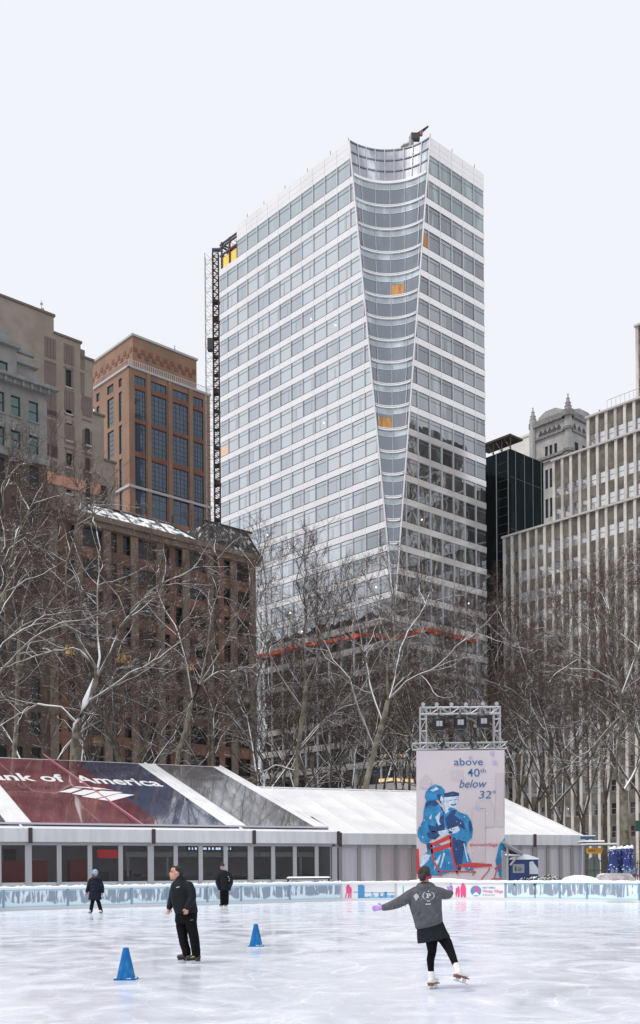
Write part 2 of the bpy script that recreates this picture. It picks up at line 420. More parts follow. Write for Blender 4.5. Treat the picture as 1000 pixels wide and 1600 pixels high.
# roof crane on the tower
cb = at(641, 231, 196.0); cb[2] = H_T - 2.2
cr = empty('roof_crane', cb, 'small grey rooftop crane with a lattice jib on top of the glass tower', 'crane')
def P_(px, py): return at(px, py, 196.0)
m = MB(); m.tube([P_(641, 232), P_(642.5, 215)], [.5, .45], 6); m.tube([P_(642, 216), P_(644.5, 208)], [.45, .3], 6); m.tube([P_(630, 228), P_(646, 224)], .35, 5)
m.tube([P_(627, 230), P_(638, 224)], .25, 5); m.build('mast', [mat('crane_grey', (.3, .3, .28), .6)], cr)
m = MB()
a0, a1, b0, b1 = P_(645, 213), P_(669, 197), P_(646, 220), P_(669, 198)
m.tube([a0, a1], .13, 4); m.tube([P_(650, 216), b1], .13, 4)
for k in range(8):
    t = k / 8; u = a0 + (a1 - a0) * t; w = P_(650, 216) + (b1 - P_(650, 216)) * min(1, t + .06); m.tube([u, w], .08, 4)
m.tube([P_(643, 209), P_(657, 206)], .06, 4); m.build('jib', [M_steel], cr)
m = MB(); m.box(P_(649, 214), V3(1, 0, 0), V3(0, 1, 0), (-.8, .8), (-.5, .5), (-.6, .5)); m.tube([P_(658, 206), P_(658, 212)], .3, 5, 1)
m.build('winch', [M_steel, mat('faded_red', (.35, .1, .1), .7)], cr)

# hoist beside the tower
hb = Cc + dL * (sLend + 1.5); hb[2] = 0
ho = empty('construction_hoist', at(333, 1300, hb[1] + 3) * V3(1, 1, 0), 'tall lattice construction hoist standing against the left end of the glass tower', 'hoist')
Yh = hb[1] + 3
def lattice(mb, xc, w, z0, z1, step, r_, Y, dp=None):
    dp = dp or w
    cs = [(xc - w / 2, Y), (xc + w / 2, Y), (xc + w / 2, Y + dp), (xc - w / 2, Y + dp)]
    for x, y in cs: mb.tube([(x, y, z0), (x, y, z1)], r_, 4)
    n = int((z1 - z0) / step)
    for k in range(n):
        za, zb_ = z0 + k * step, z0 + (k + 1) * step
        for j in range(4):
            (x0, y0), (x1, y1) = cs[j], cs[(j + 1) % 4]
            mb.tube([(x0, y0, za), (x1, y1, zb_ if (k + j) % 2 else za)], r_ * .7, 3, cap=False)
            mb.tube([(x0, y0, zb_), (x1, y1, zb_)] if k % 2 else [(x0, y0, zb_), (x1, y1, za)], r_ * .7, 3, cap=False)
m = MB(); x0 = at(327, 600, Yh)[0]; lattice(m, x0, 1.55, 0, at(327, 395, Yh)[2], 1.5, .05, Yh); m.build('outer_mast', [M_lat], ho)
m = MB(); x1 = at(338, 600, Yh)[0]; lattice(m, x1, 1.2, 0, at(338, 392, Yh)[2], .75, .13, Yh, 1.2)
for k in range(30):
    zz = 10 + k * 3.9; m.box((x1, Yh, zz), V3(1, 0, 0), V3(0, 1, 0), (-.7, .5 + random.random() * .4), (.1, 1.2), (0, .25 + random.random() * .7))
m.build('inner_mast', [mat('hoist_rust', (.085, .06, .055), .8)], ho)
m = MB(); q = at(333, 538, Yh); m.box(q, V3(1, 0, 0), V3(0, 1, 0), (-1.2, 0), (-.4, 1), (-1.2, 1.2)); m.build('car', [M_steel], ho)
m = MB(); q = at(338, 392, Yh); m.tube([q + V3(-.9, 0, .2), q + V3(.9, 0, .2)], .4, 8); m.build('sheave_head', [mat('hoist_blue', (.05, .07, .14), .5)], ho)

# ------------------------------------------------------------ masonry facades
def wallgrid(mb, O, ax, ay, U0, U1, Z0, Z1, cols, rows, th=.5, mi=0):
    """wall with openings cols x rows; ay points inward"""
    z = Z0
    for (a, b) in sorted(rows):
        if b <= Z0 or a >= Z1: continue
        if a > z: mb.box(O, ax, ay, (U0, U1), (0, th), (z, a), mi)
        u = U0
        for (c, d_) in sorted(cols):
            if c > u: mb.box(O, ax, ay, (u, c), (0, th), (a, min(b, Z1)), mi)
            u = max(u, d_)
        if U1 > u: mb.box(O, ax, ay, (u, U1), (0, th), (a, min(b, Z1)), mi)
        z = b
    if Z1 > z: mb.box(O, ax, ay, (U0, U1), (0, th), (z, Z1), mi)
_wc = {}
def win_mesh(w, h, ax, ay, glass, frame, split=True, fr=.09, sill=None, grid=None, rec=.3):
    key = (round(w, 2), round(h, 2), tuple(ax), glass.name, frame.name, split, grid, sill.name if sill else 0)
    if key in _wc: return _wc[key]
    m = MB(); O = V3(0, 0, 0)
    m.box(O, ax, ay, (0, w), (rec, rec + .05), (0, h), 0)
    for u in ((0, fr), (w - fr, w)): m.box(O, ax, ay, u, (rec - .1, rec - .005), (0, h), 1)
    for z in ((0, fr), (h - fr, h)): m.box(O, ax, ay, (fr, w - fr), (rec - .1, rec - .005), z, 1)
    if split: m.box(O, ax, ay, (fr, w - fr), (rec - .08, rec - .005), (h * .5 - fr / 2, h * .5 + fr / 2), 1)
    if grid:
        for k in range(1, grid[0]): m.box(O, ax, ay, (w * k / grid[0] - .05, w * k / grid[0] + .05), (rec - .06, rec - .005), (fr, h - fr), 1)
        for k in range(1, grid[1]): m.box(O, ax, ay, (fr, w - fr), (rec - .05, rec - .004), (h * k / grid[1] - .05, h * k / grid[1] + .05), 1)
    if sill: m.box(O, ax, ay, (-.15, w + .15), (-.15, rec), (-.22, -.005), 2)
    me = m.mesh('window', [glass, frame] + ([sill] if sill else [])); _wc[key] = me; return me
def windows(parent, O, ax, ay, cols, rows, glass, frame, cap=100, **kw):
    base = np.array(parent.location); n = 0
    for (a, b) in rows:
        for (c, d_) in cols:
            me = win_mesh(d_ - c, b - a, ax, ay, glass, frame, **kw)
            o = bpy.data.objects.new('window', me); o.parent = parent
            o.location = np.array(O) + ax * c + UP * a - base; COL.objects.link(o); n += 1
    return n

# --- orange brick block (behind) -------------------------------------------------
OC = at(201, 573, 245.0); oz = OC[2]; OC[2] = 0
ob_ = empty('orange_brick_tower', OC, 'orange brick tower with dark window bays and corbelled top left of the glass tower', 'building')
M_or = mat('orange_brick', (.27, .16, .108), .85, var=.12, scale=.15, dirt=((.21, .13, .095), .3, (1, 1, .2)))
M_or2 = mat('red_brick_trim', (.20, .085, .055), .85, var=.1, scale=.5)
M_cop = mat('grey_coping', (.42, .42, .43), .7)
def oR(px, py): return hit(OC, dR, px, py)
def oLf(px, py): return hit(OC, dL, px, py)
uR = oR(328, 625)[0]; uL = oLf(147, 590)[0]
zcor = oR(210, 760)[1]
colsR = [(oR(a, 700)[0], oR(b, 700)[0]) for a, b in ((211, 228.5), (237, 261), (270.5, 294.5), (302, 318))]
gz = [(oR(211, 619)[1], oR(211, 592)[1] - 1.0)]
rows = [(oR(210, a)[1], oR(210, b)[1]) for a, b in ((602, 584), (656, 605), (707, 657.5), (759, 710.5))]
rows = [(a + .45, b - .25) for a, b in rows]
low = [(zcor - 3.2 - 8.2 * k, zcor - 3.2 - 8.2 * k + 5.8) for k in range(0, 9)]; low = [(a - 3.0, b - 2.0) for a, b in low]
w = MB()
wallgrid(w, OC, dR, dL, 0, uR, 0, oz, colsR, rows + low)
cL = [(oLf(a, 700)[0], oLf(b, 700)[0]) for a, b in ((191, 186), (178, 168), (156, 151))]
wallgrid(w, OC, dL, dR, .5, uL, 0, oz, cL, rows[1:] + low + [(rows[0][0], rows[0][1])])
w.box(OC, dR, dL, (uR - .5, uR), (.5, uL), (0, oz)); w.box(OC, dR, dL, (.5, uR - .5), (.9, uL - .1), (oz - .6, oz - .1))
for (a, b) in colsR[:-1] and [((colsR[i][1] + colsR[i + 1][0]) / 2, 0) for i in range(3)]: w.box(OC, dR, dL, (a - .5, a + .5), (-.25, 0), (0, oz))
w.build('wall', [M_or], ob_)
t = MB()
t.box(OC, dR, dL, (-.3, uR + .2), (-.3, .4), (oz, oz + .5)); t.box(OC, dL, dR, (-.29, uL + .2), (-.3, .4), (oz, oz + .5))
t.build('coping', [M_cop], ob_); t = MB(); t.box(OC, dR, dL, (-.35, uR + .2), (-.35, -.003), (zcor - .4, zcor + .2)); t.box(OC, dL, dR, (0, uL), (-.3, -.003), (zcor - .4, zcor + .2))
t.build('cornice', [M_cop], ob_)
for (a, b), (c, d_) in zip(rows[:-1], rows[1:]):
    for (e, f) in colsR: t = MB(); t.box(OC, dR, dL, (e + .05, f - .05), (-.06, .2), (d_ + .05, a - .05)); t.build('brick_band', [M_or2], ob_)
windows(ob_, OC, dR, dL, colsR, [rows[0]], G_blue, mat('slate_frame', (.05, .06, .075), .5), split=False, grid=(3, 1))
windows(ob_, OC, dR, dL, colsR, rows[1:], G_blue, MT['slate_frame'], split=False, grid=(4, 6))
windows(ob_, OC, dR, dL, colsR, low, G_blue, MT['slate_frame'], split=False, grid=(2, 3))
windows(ob_, OC, dL, dR, cL, rows, G_win, MT['slate_frame'], split=False, grid=(1, 6))
windows(ob_, OC, dL, dR, cL, low, G_win, MT['slate_frame'], split=False, grid=(1, 3))
# upper block
pc = at(207, 524.5, 251.0); zt = pc[2]; pc[2] = 0
uu = hit(pc, dR, 307, 563)[0]; ul = hit(pc, dL, 143, 562)[0]
t = MB(); t.box(pc, dR, dL, (0, uu), (0, ul), (oz - .7, zt)); t.build('penthouse', [M_or], ob_)
t = MB(); t.box(pc, dR, dL, (-.3, uu + .3), (-.3, ul + .3), (zt, zt + .5)); t.build('roof_coping', [M_cop], ob_)
t = MB(); n = 17
for k in range(n):
    u = .8 + (uu - 1.6) * k / (n - 1); t.box(pc, dR, dL, (u - .5, u + .5), (-.12, 0), (zt - 3.6 - (k % 2) * 1.1, zt - 2.6 - (k % 2) * 1.1))
for k in range(14):
    u = .8 + (ul - 1.6) * k / 13; t.box(pc, dL, dR, (u - .5, u + .5), (-.12, 0), (zt - 3.6 - (k % 2) * 1.1, zt - 2.6 - (k % 2) * 1.1))
t.build('corbel_pattern', [M_or2], ob_)
t = MB()
for k in range(40):
    u = uR * k / 39; t.tube([OC + dR * u + UP * (oz + .5), OC + dR * u + UP * (oz + 1.9)], .06, 4)
t.tube([OC + UP * (oz + 1.9), OC + dR * uR + UP * (oz + 1.9)], .07, 4); t.tube([OC + UP * (oz + 1.9), OC + dL * uL + UP * (oz + 1.9)], .07, 4)
t.build('terrace_railing', [mat('rail_pale', (.5, .5, .5), .5)], ob_)
t = MB(); q = at(273, 556, 262.); t.tube([q, q + UP * 1.6], .28, 8); t.tube([q + UP * 1.6, q + UP * 2.6], .15, 6); t.build('vent_pipe', [M_cop], ob_)

# --- tan brick building --------------------------------------------------------
TO = at(145, 565, 168.0); zt0 = TO[2]; TO[2] = 0
tb = empty('tan_brick_building', TO, 'stepped tan brick office block with narrow windows and dark brick panels, far left', 'building')
M_tan = mat('tan_brick', (.27, .23, .20), .9, var=.12, scale=.5, dirt=((.25, .20, .15), .12, (1, 1, .5)))
M_tand = mat('purple_brown_brick', (.17, .13, .12), .9, var=.08, scale=.8)
def tS(px, py): return hit(TO, dR, px, py)
def tz(px, py): return tS(px, py)[1]
w = MB()
blocks = [(tS(-60, 500)[0], tS(84, 500)[0], tz(84, 495), 16), (tS(84, 500)[0], tS(126, 540)[0], tz(126, 537), 14), (tS(126, 540)[0], 0, zt0, 12),
          (0, tS(162, 650)[0], tz(162, 652), 10), (tS(162, 650)[0], tS(180, 720)[0], tz(180, 725), 9)]
zlo = blocks[2][2]
tc_ = [(tS(a, 640)[0], tS(b, 640)[0]) for a, b in ((-34, -24), (24, 32), (64, 64), (103, 112))]
tcols = [tc_[0], tc_[3]]
fl_tan = 3.72
ztop = tz(107, 578)
rows_t = [(ztop - 2.7 - fl_tan * 1.13 * k, ztop - 2.7 - fl_tan * 1.13 * k + (2.7 if k % 2 == 0 else 2.2)) for k in range(16)]
wallgrid(w, TO, dR, dL, blocks[0][0], 0, 0, zlo, [tc_[3]], rows_t)
for (a, b, z, dp) in blocks[:2]: w.box(TO, dR, dL, (a, b), (0, dp), (zlo, z))
w.box(TO, dR, dL, (blocks[0][0], 0), (.6, 14), (0, zlo - .1))
c2 = [(tS(133, 700)[0], tS(139.5, 700)[0])]; rows2 = [r_ for r_ in rows_t if r_[1] < tz(140, 645)]
wallgrid(w, TO, dR, dL, 0, 0.01, 0, 1, [], [])
c3 = [(tS(157, 745)[0], tS(166, 745)[0])]; rows3 = [r_ for r_ in rows_t if r_[1] < tz(165, 725)]
wallgrid(w, TO, dR, dL, 0, blocks[3][1], 0, blocks[3][2], [], [])
w.box(TO, dR, dL, (0, blocks[3][1]), (.5, 12), (0, blocks[3][2] - .1))
wallgrid(w, TO, dR, dL, blocks[3][1], blocks[4][1], 0, blocks[4][2], [], [])
w.box(TO, dR, dL, (blocks[3][1], blocks[4][1]), (.5, 11), (0, blocks[4][2] - .1))
w.build('wall', [M_tan], tb)
Fm = mat('black_sash', (.03, .03, .032), .5)
windows(tb, TO, dR, dL, [tc_[3]], rows_t, G_win, Fm, sill=mat('stone_sill', (.42, .38, .34), .8))
for cs, rs in ((c2, rows2), (c3, rows3)):
    windows(tb, TO - dL * .42, dR, dL, cs, rs, G_win, Fm, sill=MT['stone_sill'])
t = MB()     # dark brick panels and flutes
pan = [(62, 85), (123 + 11, 143 - 1)]
def darkpan(pa, pb, z0, z1, off=-.06):
    t.box(TO, dR, dL, (tS(pa, 640)[0], tS(pb, 640)[0]), (off, -.003), (z0, z1))
Z = [tz(75, 567), tz(75, 640), tz(75, 694), tz(75, 758), tz(75, 830), tz(75, 900)]
for k in range(len(Z) - 1):
    if k == 0: darkpan(70, 88, Z[0] - 8.3, Z[0]); darkpan(71, 89, Z[0] - 14.5, Z[0] - 9.6)
    else: darkpan(71, 90, Z[k + 1] + 4.6, Z[k])
for k in range(5):
    zz = Z[k] if k else Z[0]
    for (pa, pb, n) in ((70, 88, 4), (100, 116, 4), (126, 132, 2) if k == 0 else (128, 143, 4)):
        a = tS(pa, 640)[0]; b = tS(pb, 640)[0]
        for j in range(n):
            u = a + (b - a) * (j + .15) / n; t.box(TO, dR, dL, (u, u + .4), (-.07, -.003), (zz + .9, zz + 4.0))
        t.box(TO, dR, dL, (a, b), (-.09, -.003), (zz + .1, zz + .3))
for (pa, pb) in ((102, 103.2), (112, 115)):
    a = tS(pa, 640)[0]; b = tS(pb, 640)[0]
    for (r0, r1) in rows_t: t.box(TO, dR, dL, (a, b), (-.05, -.003), (r0 - .4, r1 + .6))
darkpan(126.5, 132, tz(128, 616), tz(128, 585)); darkpan(127, 132.5, tz(128, 640), tz(128, 622))
t.build('dark_brick_panel', [M_tand], tb)
t = MB(); q0, q1 = tS(72, 742)[0], tS(162, 742)[0]; zz = tz(100, 752); t.box(TO, dR, dL, (q0, q1), (-.12, -.003), (zz - .9, zz + .9)); t.build('terracotta_band', [mat('terracotta', (.5, .27, .19), .8)], tb)
for (a, b, z, dp) in blocks: t = MB(); t.box(TO, dR, dL, (a, b + .2), (-.2, .5), (z, z + .35)); t.build('parapet_coping', [mat('dark_coping', (.15, .12, .1), .8)], tb)
t = MB(); q = at(65, 486, 193.); t.tube([q - UP * 1, q + UP * 1.9], .06, 4); t.box(q + UP * 1.2, V3(1, 0, 0), V3(0, 1, 0), (-.25, .25), (-.1, .1), (0, .25)); t.box(q + UP * .2, V3(1, 0, 0), V3(0, 1, 0), (-.1, .45), (-.1, .1), (0, .3)); t.build('antenna', [M_lat], tb)

# --- brownstone with mansard, and grey stone building -------------------------------
BC = Cc - dR * 31.0; BC[2] = 0
BX = -dR; BI = dL        # along the street to the left, inward
def bS(px, py): return hit(BC, BX, px, py)
uB = bS(76, 900)[0]; zB = bS(395, 876)[1]
bn = empty('brownstone_hotel', BC, 'reddish brownstone building with a snow dusted slate mansard roof behind the bare trees', 'building')
M_bs = mat('brownstone', (.165, .085, .06), .9, var=.2, scale=.4, dirt=((.085, .055, .045), .25, (1, 1, .25)))
M_bst = mat('brown_trim', (.165, .125, .10), .85, var=.15, scale=.6)
nb = 8; bw = uB / nb
bcols = []
for k in range(nb):
    c = bw * (k + .5); wd = 3.4 if k % 2 == 0 else 1.7
    if k % 2: bcols += [(c - 1.9, c - .5), (c + .5, c + 1.9)]
    else: bcols.append((c - 1.6, c + 1.6))
bfl = 4.25; nfl = int((zB - 3) // bfl)
brow = [(zB - 3.6 - bfl * k, zB - 3.6 - bfl * k + 2.7) for k in range(nfl)]
w = MB(); wallgrid(w, BC, BX, BI, .5, uB, 0, zB, bcols, brow); w.box(BC, BX, BI, (0, uB), (.9, 13), (0, zB - .1))
scols = [(2 + 4 * k, 3.6 + 4 * k) for k in range(4)]
w.build('wall', [M_bs], bn)
windows(bn, BC, BX, BI, bcols, brow[:8], G_win, mat('brown_frame', (.05, .035, .03), .6), cap=96, split=True)
t = MB()
for k in (3, 7): t.box(BC, BX, BI, (-.5, uB), (-.7 if k == 7 else -.35, -.003), (brow[k][0] - 1.0, brow[k][0] - .4))
t.box(BC, BX, BI, (-.8, uB + .3), (-1.0, .5), (zB - .05, zB + .7)); t.box(BC, BX, BI, (-.5, uB), (-.55, -.003), (zB - .8, zB - .06))
for k in range(nb + 1):
    u = min(max(bw * k, .7), uB - .6); t.box(BC, BX, BI, (u - .6, u + .6), (-.28, -.002), (0, zB - .85))
t.build('stone_trim', [M_bst], bn)
M_slate = mat('slate_snow', (.022, .02, .021), .6, var=.3, scale=1.5, snow=(.9, .46), snowth=.30)
ms = MB(); mz = 3.5
def mansard(mb, a, b, y0, y1, z0, z1, inn=2.2):
    P = [BC + BX * a + BI * y0, BC + BX * b + BI * y0, BC + BX * b + BI * y1, BC + BX * a + BI * y1]
    Q = [BC + BX * (a + inn) + BI * (y0 + inn), BC + BX * (b - inn) + BI * (y0 + inn), BC + BX * (b - inn) + BI * (y1 - inn), BC + BX * (a + inn) + BI * (y1 - inn)]
    mb.add([p + UP * z0 for p in P] + [q + UP * z1 for q in Q], [(0, 1, 5, 4), (1, 2, 6, 5), (2, 3, 7, 6), (3, 0, 4, 7), (4, 5, 6, 7), (0, 3, 2, 1)])
mansard(ms, 10.0, uB - 4, -.4, 13, zB + .7, zB + .7 + mz * .8, 3.6)
ms.build('roof', [M_slate], bn)
ms = MB(); mansard(ms, -.6, 9.5, -.7, 13, zB + .7, zB + .7 + mz * 1.1, 1.6); ms.build('roof', [mat('bare_slate', (.02, .019, .02), .6, var=.3, scale=1.5, snow=(1.2, .62), snowth=.3)], bn)
t = MB(); zz = zB + .7
for k in range(13):
    u = 1.9 + k * .47; a = BC + BX * u + BI * -.45 + UP * (zz + .9); b = BC + BX * u + BI * .75 + UP * (zz + mz * .95)
    t.tube([a, b], .09, 4)
t.tube([BC + BX * -.2 + BI * 1 + UP * (zz + mz * 1.12), BC + BX * 9.1 + BI * 1 + UP * (zz + mz * 1.12)], .2, 5)
for u in (-.4, 1.2, 8.1, 9.3): t.tube([BC + BX * u + BI * -.75 + UP * zz, BC + BX * (u * .72 + 1.4) + BI * .95 + UP * (zz + mz * 1.12)], .16, 4)
for u in (10.2, 16, 22, 28, uB - 4.3): t.tube([BC + BX * u + BI * -.5 + UP * zz, BC + BX * (u if 12 < u < uB - 6 else (13.6 if u < 12 else uB - 7.6)) + BI * 3.1 + UP * (zz + mz * .82)], .14, 4)
t.tube([BC + BX * 13.6 + BI * 3.2 + UP * (zz + mz * .82), BC + BX * (uB - 7.6) + BI * 3.2 + UP * (zz + mz * .82)], .18, 4)
for u in (12.5, 18, 24): t.tube([BC + BX * u + BI * 4 + UP * (zz + mz * .7), BC + BX * u + BI * 4 + UP * (zz + mz * .7 + 2.2)], .13, 4)
t.build('roof_ribs', [mat('roof_rib', (.03, .03, .033), .5)], bn)
for (px, py, wx, hy) in ((118, 1015, 3.0, 1.4), (196, 1030, 2.6, 1.2), (292, 1040, 2.2, 1.0), (213, 1086, .7, 1.2)):
    lw = MB(); s_, z_ = bS(px, py); lw.box(BC, BX, BI, (s_ - wx / 2, s_ + wx / 2), (-.1, .2), (z_ - hy / 2, z_ + hy / 2))
    lw.build('lit_window', [mat('amber_light', (.6, .35, .1), .6, emit=((1, .5, .12), .35), var=.5, scale=1)], bn)

GS = BC + BX * (uB + .05); GS[2] = 0
def gS(px, py): return hit(GS, BX, px, py)
gs = empty('grey_stone_building', GS, 'grey stone building with teal windows and a heavy bracketed cornice at the left edge', 'building')
M_gs = mat('grey_stone', (.215, .21, .20), .85, var=.12, scale=.5, dirt=((.15, .145, .14), .25, (1, 1, .4)))
M_dk = mat('dark_brown_brick', (.085, .06, .05), .9, var=.2, scale=.5)
gU = 30.0; zg = gS(70, 612)[1]; zga = gS(55, 573)[1]; zgl = gS(60, 722)[1]
zr = [(gS(60, a)[1], gS(60, b)[1]) for a, b in ((661, 630), (712, 682))]
zr2 = [(zgl - 3.6 - 4.6 * k, zgl - 3.6 - 4.6 * k + 2.9) for k in range(9)]
gc = [(gS(b, 650)[0], gS(a, 650)[0]) for a, b in ((45, 60), (17, 32), (-9, 7), (-36, -20), (-60, -46))]
w = MB(); wallgrid(w, GS, BX, BI, 0, gU, zgl, zg, gc, zr); w.box(GS, BX, BI, (0, gU), (.9, 14), (0, zg)); w.build('upper_wall', [M_gs], gs)
w = MB(); wallgrid(w, GS, BX, BI, 0, gU, 0, zgl - .02, gc, zr2); w.build('lower_wall', [M_dk], gs)
za = (gS(47, 603)[1], gS(47, 586)[1]); u56 = gS(57, 580)[0]; gca = [(gS(52, 590)[0], gS(38, 590)[0])]; u28 = gS(28, 560)[0]
w = MB(); wallgrid(w, GS + BI * .8, BX, BI, u56, u28, zg, zga, gca, [za]); w.box(GS + BI * .8, BX, BI, (u56, u28), (.5, 9), (zg, zga - .1))
gcb = [(gS(14, 575)[0], gS(0, 575)[0]), (gS(-16, 575)[0], gS(-30, 575)[0])]; zbw = (gS(7, 592)[1], gS(7, 563)[1]); ztb = gS(14, 540)[1]
wallgrid(w, GS + BI * .3, BX, BI, u28, gU, zg, ztb, gcb, [zbw]); w.box(GS + BI * .3, BX, BI, (u28, gU), (.5, 9), (zg, ztb - .1)); w.build('attic_wall', [M_gs], gs)
Ft = mat('dark_bronze_frame', (.03, .035, .035), .5)
windows(gs, GS, BX, BI, gc, zr, G_teal, Ft, sill=M_gs); windows(gs, GS, BX, BI, gc, zr2, G_win, Fm, sill=M_dk)
windows(gs, GS + BI * .8, BX, BI, gca, [za], G_teal, Ft, split=False); windows(gs, GS + BI * .3, BX, BI, gcb, [zbw], G_teal, Ft)
M_cs = mat('cornice_snow', (.2, .205, .205), .8, var=.15, scale=1, snow=(1.2, .42), snowth=.5)
t = MB(); t.box(GS, BX, BI, (-1.1, gU), (-1.3, .8), (zg, zg + .45)); t.box(GS, BX, BI, (-.6, gU), (-.7, -.003), (zg - .5, zg - .003))
for k in range(26): t.ell(GS + BX * (.1 + k * 1.2) - BI * .8 + UP * (zg - .35), (.24, .3, .35), 8, 6)
t.box(GS + BI * .8, BX, BI, (u56 - .5, u28), (-.6, .5), (zga, zga + .4)); t.box(GS + BI * .8, BX, BI, (u56 - .5, u28), (.6, 1.2), (zga + 2.0, zga + 2.5))
t.box(GS + BI * .3, BX, BI, (u28 - .3, gU), (-.6, .5), (ztb, ztb + .5)); t.box(GS + BI * 1.3, BX, BI, (u28 + .4, gU), (0, 1.5), (ztb + .5, ztb + 2.4))
t.box(GS, BX, BI, (-.3, gU), (-.35, -.003), (zgl - .3, zgl + .5)); t.build('cornice', [M_cs], gs)
t = MB()
for (c, d_) in gc: t.box(GS, BX, BI, (c + .1, d_ - .1), (-.1, -.002), (zr[0][0] - 1.9, zr[0][0] - .6))
t.build('carved_panel', [mat('carved_stone', (.2, .195, .19), .9, var=.4, scale=3)], gs)

# --- black glass block ------------------------------------------------------------
KC = at(797, 701, 262.0); zk = KC[2]; KC[2] = 0
bk = empty('black_glass_block', KC, 'narrow black glass building squeezed between the glass tower and the striped building', 'building')
kl = hit(KC, dL, 759, 715)[0] + 3; kr = hit(KC, dR, 849, 725)[0]
w = MB(); w.box(KC, dR, dL, (0, kr), (0, kl), (0, zk)); w.build('glass_wall', [G_black], bk)
t = MB()
for px in (805, 819, 832, 845): u = hit(KC, dR, px, 750)[0]; t.box(KC, dR, dL, (u - .1, u + .1), (-.15, 0), (0, zk), 0)
for px in (794.5, 776): u = hit(KC, dL, px, 750)[0]; t.box(KC, dL, dR, (u - .12, u + .12), (-.15, 0), (0, zk), 0)
for k in range(6): zz = zk - 7 - k * 13; t.box(KC, dR, dL, (0, kr), (-.08, 0), (zz, zz + .12), 1)
for k in range(25): zz = zk - 3 - k * 2.2; u0 = hit(KC, dL, 794, 750)[0]; u1 = hit(KC, dL, 777, 750)[0]; t.box(KC, dL, dR, (u0 + .2, u1 - .2), (-.05, 0), (zz, zz + .06), 1)
t.build('mullions', [mat('black_mullion', (.16, .16, .165), .5), mat('black_joint', (.05, .052, .055), .5)], bk)
t = MB(); t.box(KC, dR, dL, (-.2, 5), (-.2, kl), (zk + 3.2, zk + 3.7))
for k in range(5):
    a = KC + dL * (k * kl / 4) + dR * .2; t.tube([a + UP * zk, a + UP * (zk + 3.3)], .15, 4); t.tube([a + UP * zk, a + dL * kl / 5 + UP * (zk + 3.3)], .1, 4)
t.build('roof_canopy', [mat('rust_dark', (.05, .035, .03), .8, snow=(1.5, .55))], bk)

# --- gothic tower ------------------------------------------------------------------
QC = at(888, 700, 300.0); QC[2] = 0
gt = empty('gothic_tower', QC, 'pale grey stone tower top with pinnacles, quatrefoil frieze and gabled parapet', 'tower')
M_gt = mat('pale_terracotta_stone', (.36, .345, .34), .85, var=.12, scale=.5, dirt=((.26, .25, .25), .3, (1, 1, .4)))
M_gtd = mat('gothic_dark_stone', (.2, .19, .185), .9, var=.3, scale=1.5)  # darker mottled grey for the string courses
ql = hit(QC, dL, 833, 700)[0]; qr = 16.0
def qz(py): return hit(QC, dL, 886, py)[1]
zp = qz(650); zf0 = qz(668); zf1 = qz(652)
w = MB()
gcol = [(hit(QC, dL, b, 700)[0], hit(QC, dL, a, 700)[0]) for a, b in ((851.5, 856), (858.5, 863), (866, 870.5))]
grow = [(qz(704), qz(686))]; grow += [(qz(704) - 8.5 * k - 9, qz(704) - 8.5 * k - 3.5) for k in range(12)]
wallgrid(w, QC, dL, dR, 0, ql, 0, qz(641), gcol, grow)
wallgrid(w, QC, dR, dL, .5, qr, 0, qz(641), [(3.2, 5.0), (7, 8.8)], grow)
w.box(QC, dR, dL, (.9, qr), (.9, ql), (0, qz(640)))
def gable(d, inn, L):
    c = L / 2; z0 = qz(641); P = [QC + d * (L * a) + UP * (z0 + h) for a, h in ((0, 0), (1, 0), (1, .35), (.84, .35), (.84, .9), (.64, 2.1), (.36, 2.1), (.16, .9), (.16, .35), (0, .35))]
    w.prism(P, inn * .6)
gable(dL, dR, ql); gable(dR, dL, qr)
for (a, b) in ((0, 0), (ql, 0), (0, qr)):
    p = QC + dL * a + dR * b; w.loft([(*p[:2], 0, 1.05, 1.05), (*p[:2], qz(637), 1.05, 1.05)], 10)
w.build('wall', [M_gt], gt)
windows(gt, QC, dL, dR, gcol, grow, G_win, Fm, split=False); windows(gt, QC, dR, dL, [(3.2, 5.0), (7, 8.8)], grow, G_win, Fm, split=False)
for (a, b) in ((0, 0), (ql, 0), (0, qr)):
    p = QC + dL * a + dR * b; z0 = qz(637); t = MB()
    t.loft([(a_[0], a_[1], z0 + (a_[2] - z0) * .5, a_[3] * .56, a_[4] * .56) for a_ in [(p[0], p[1], z0, 1.7, 1.7), (p[0], p[1], z0 + .6, 2.0, 2.0), (p[0], p[1], z0 + .9, 1.3, 1.3), (p[0], p[1], z0 + 2.2, 1.5, 1.5), (p[0], p[1], z0 + 2.5, 1.7, 1.7), (p[0], p[1], z0 + 2.8, 1.2, 1.2), (p[0], p[1], z0 + 4.6, .8, .8), (p[0], p[1], z0 + 5, 1.05, 1.05), (p[0], p[1], z0 + 5.3, .6, .6), (p[0], p[1], z0 + 7.2, .25, .25), (p[0], p[1], z0 + 7.6, .5, .5), (p[0], p[1], z0 + 8, .1, .1)]], 8)
    t.build('pinnacle', [M_gt], gt)
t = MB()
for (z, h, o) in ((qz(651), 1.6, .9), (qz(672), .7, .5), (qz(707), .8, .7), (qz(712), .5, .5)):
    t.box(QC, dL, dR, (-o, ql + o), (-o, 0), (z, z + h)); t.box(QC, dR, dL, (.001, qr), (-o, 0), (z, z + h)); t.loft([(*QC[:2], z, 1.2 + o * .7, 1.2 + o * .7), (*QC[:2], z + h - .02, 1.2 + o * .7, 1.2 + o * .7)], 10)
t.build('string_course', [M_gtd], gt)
t = MB()
for k in range(5):
    for d, L in ((dL, ql), (dR, qr)):
        c = QC + d * (2.6 + k * (L - 4.4) / 5 + .6) - (dR if d is dL else dL) * .08 + UP * qz(664)
        t.prism([c + d * -.85, c - UP * 1.2, c + d * .85, c + UP * 1.2], (dR if d is dL else dL) * .07, 0)
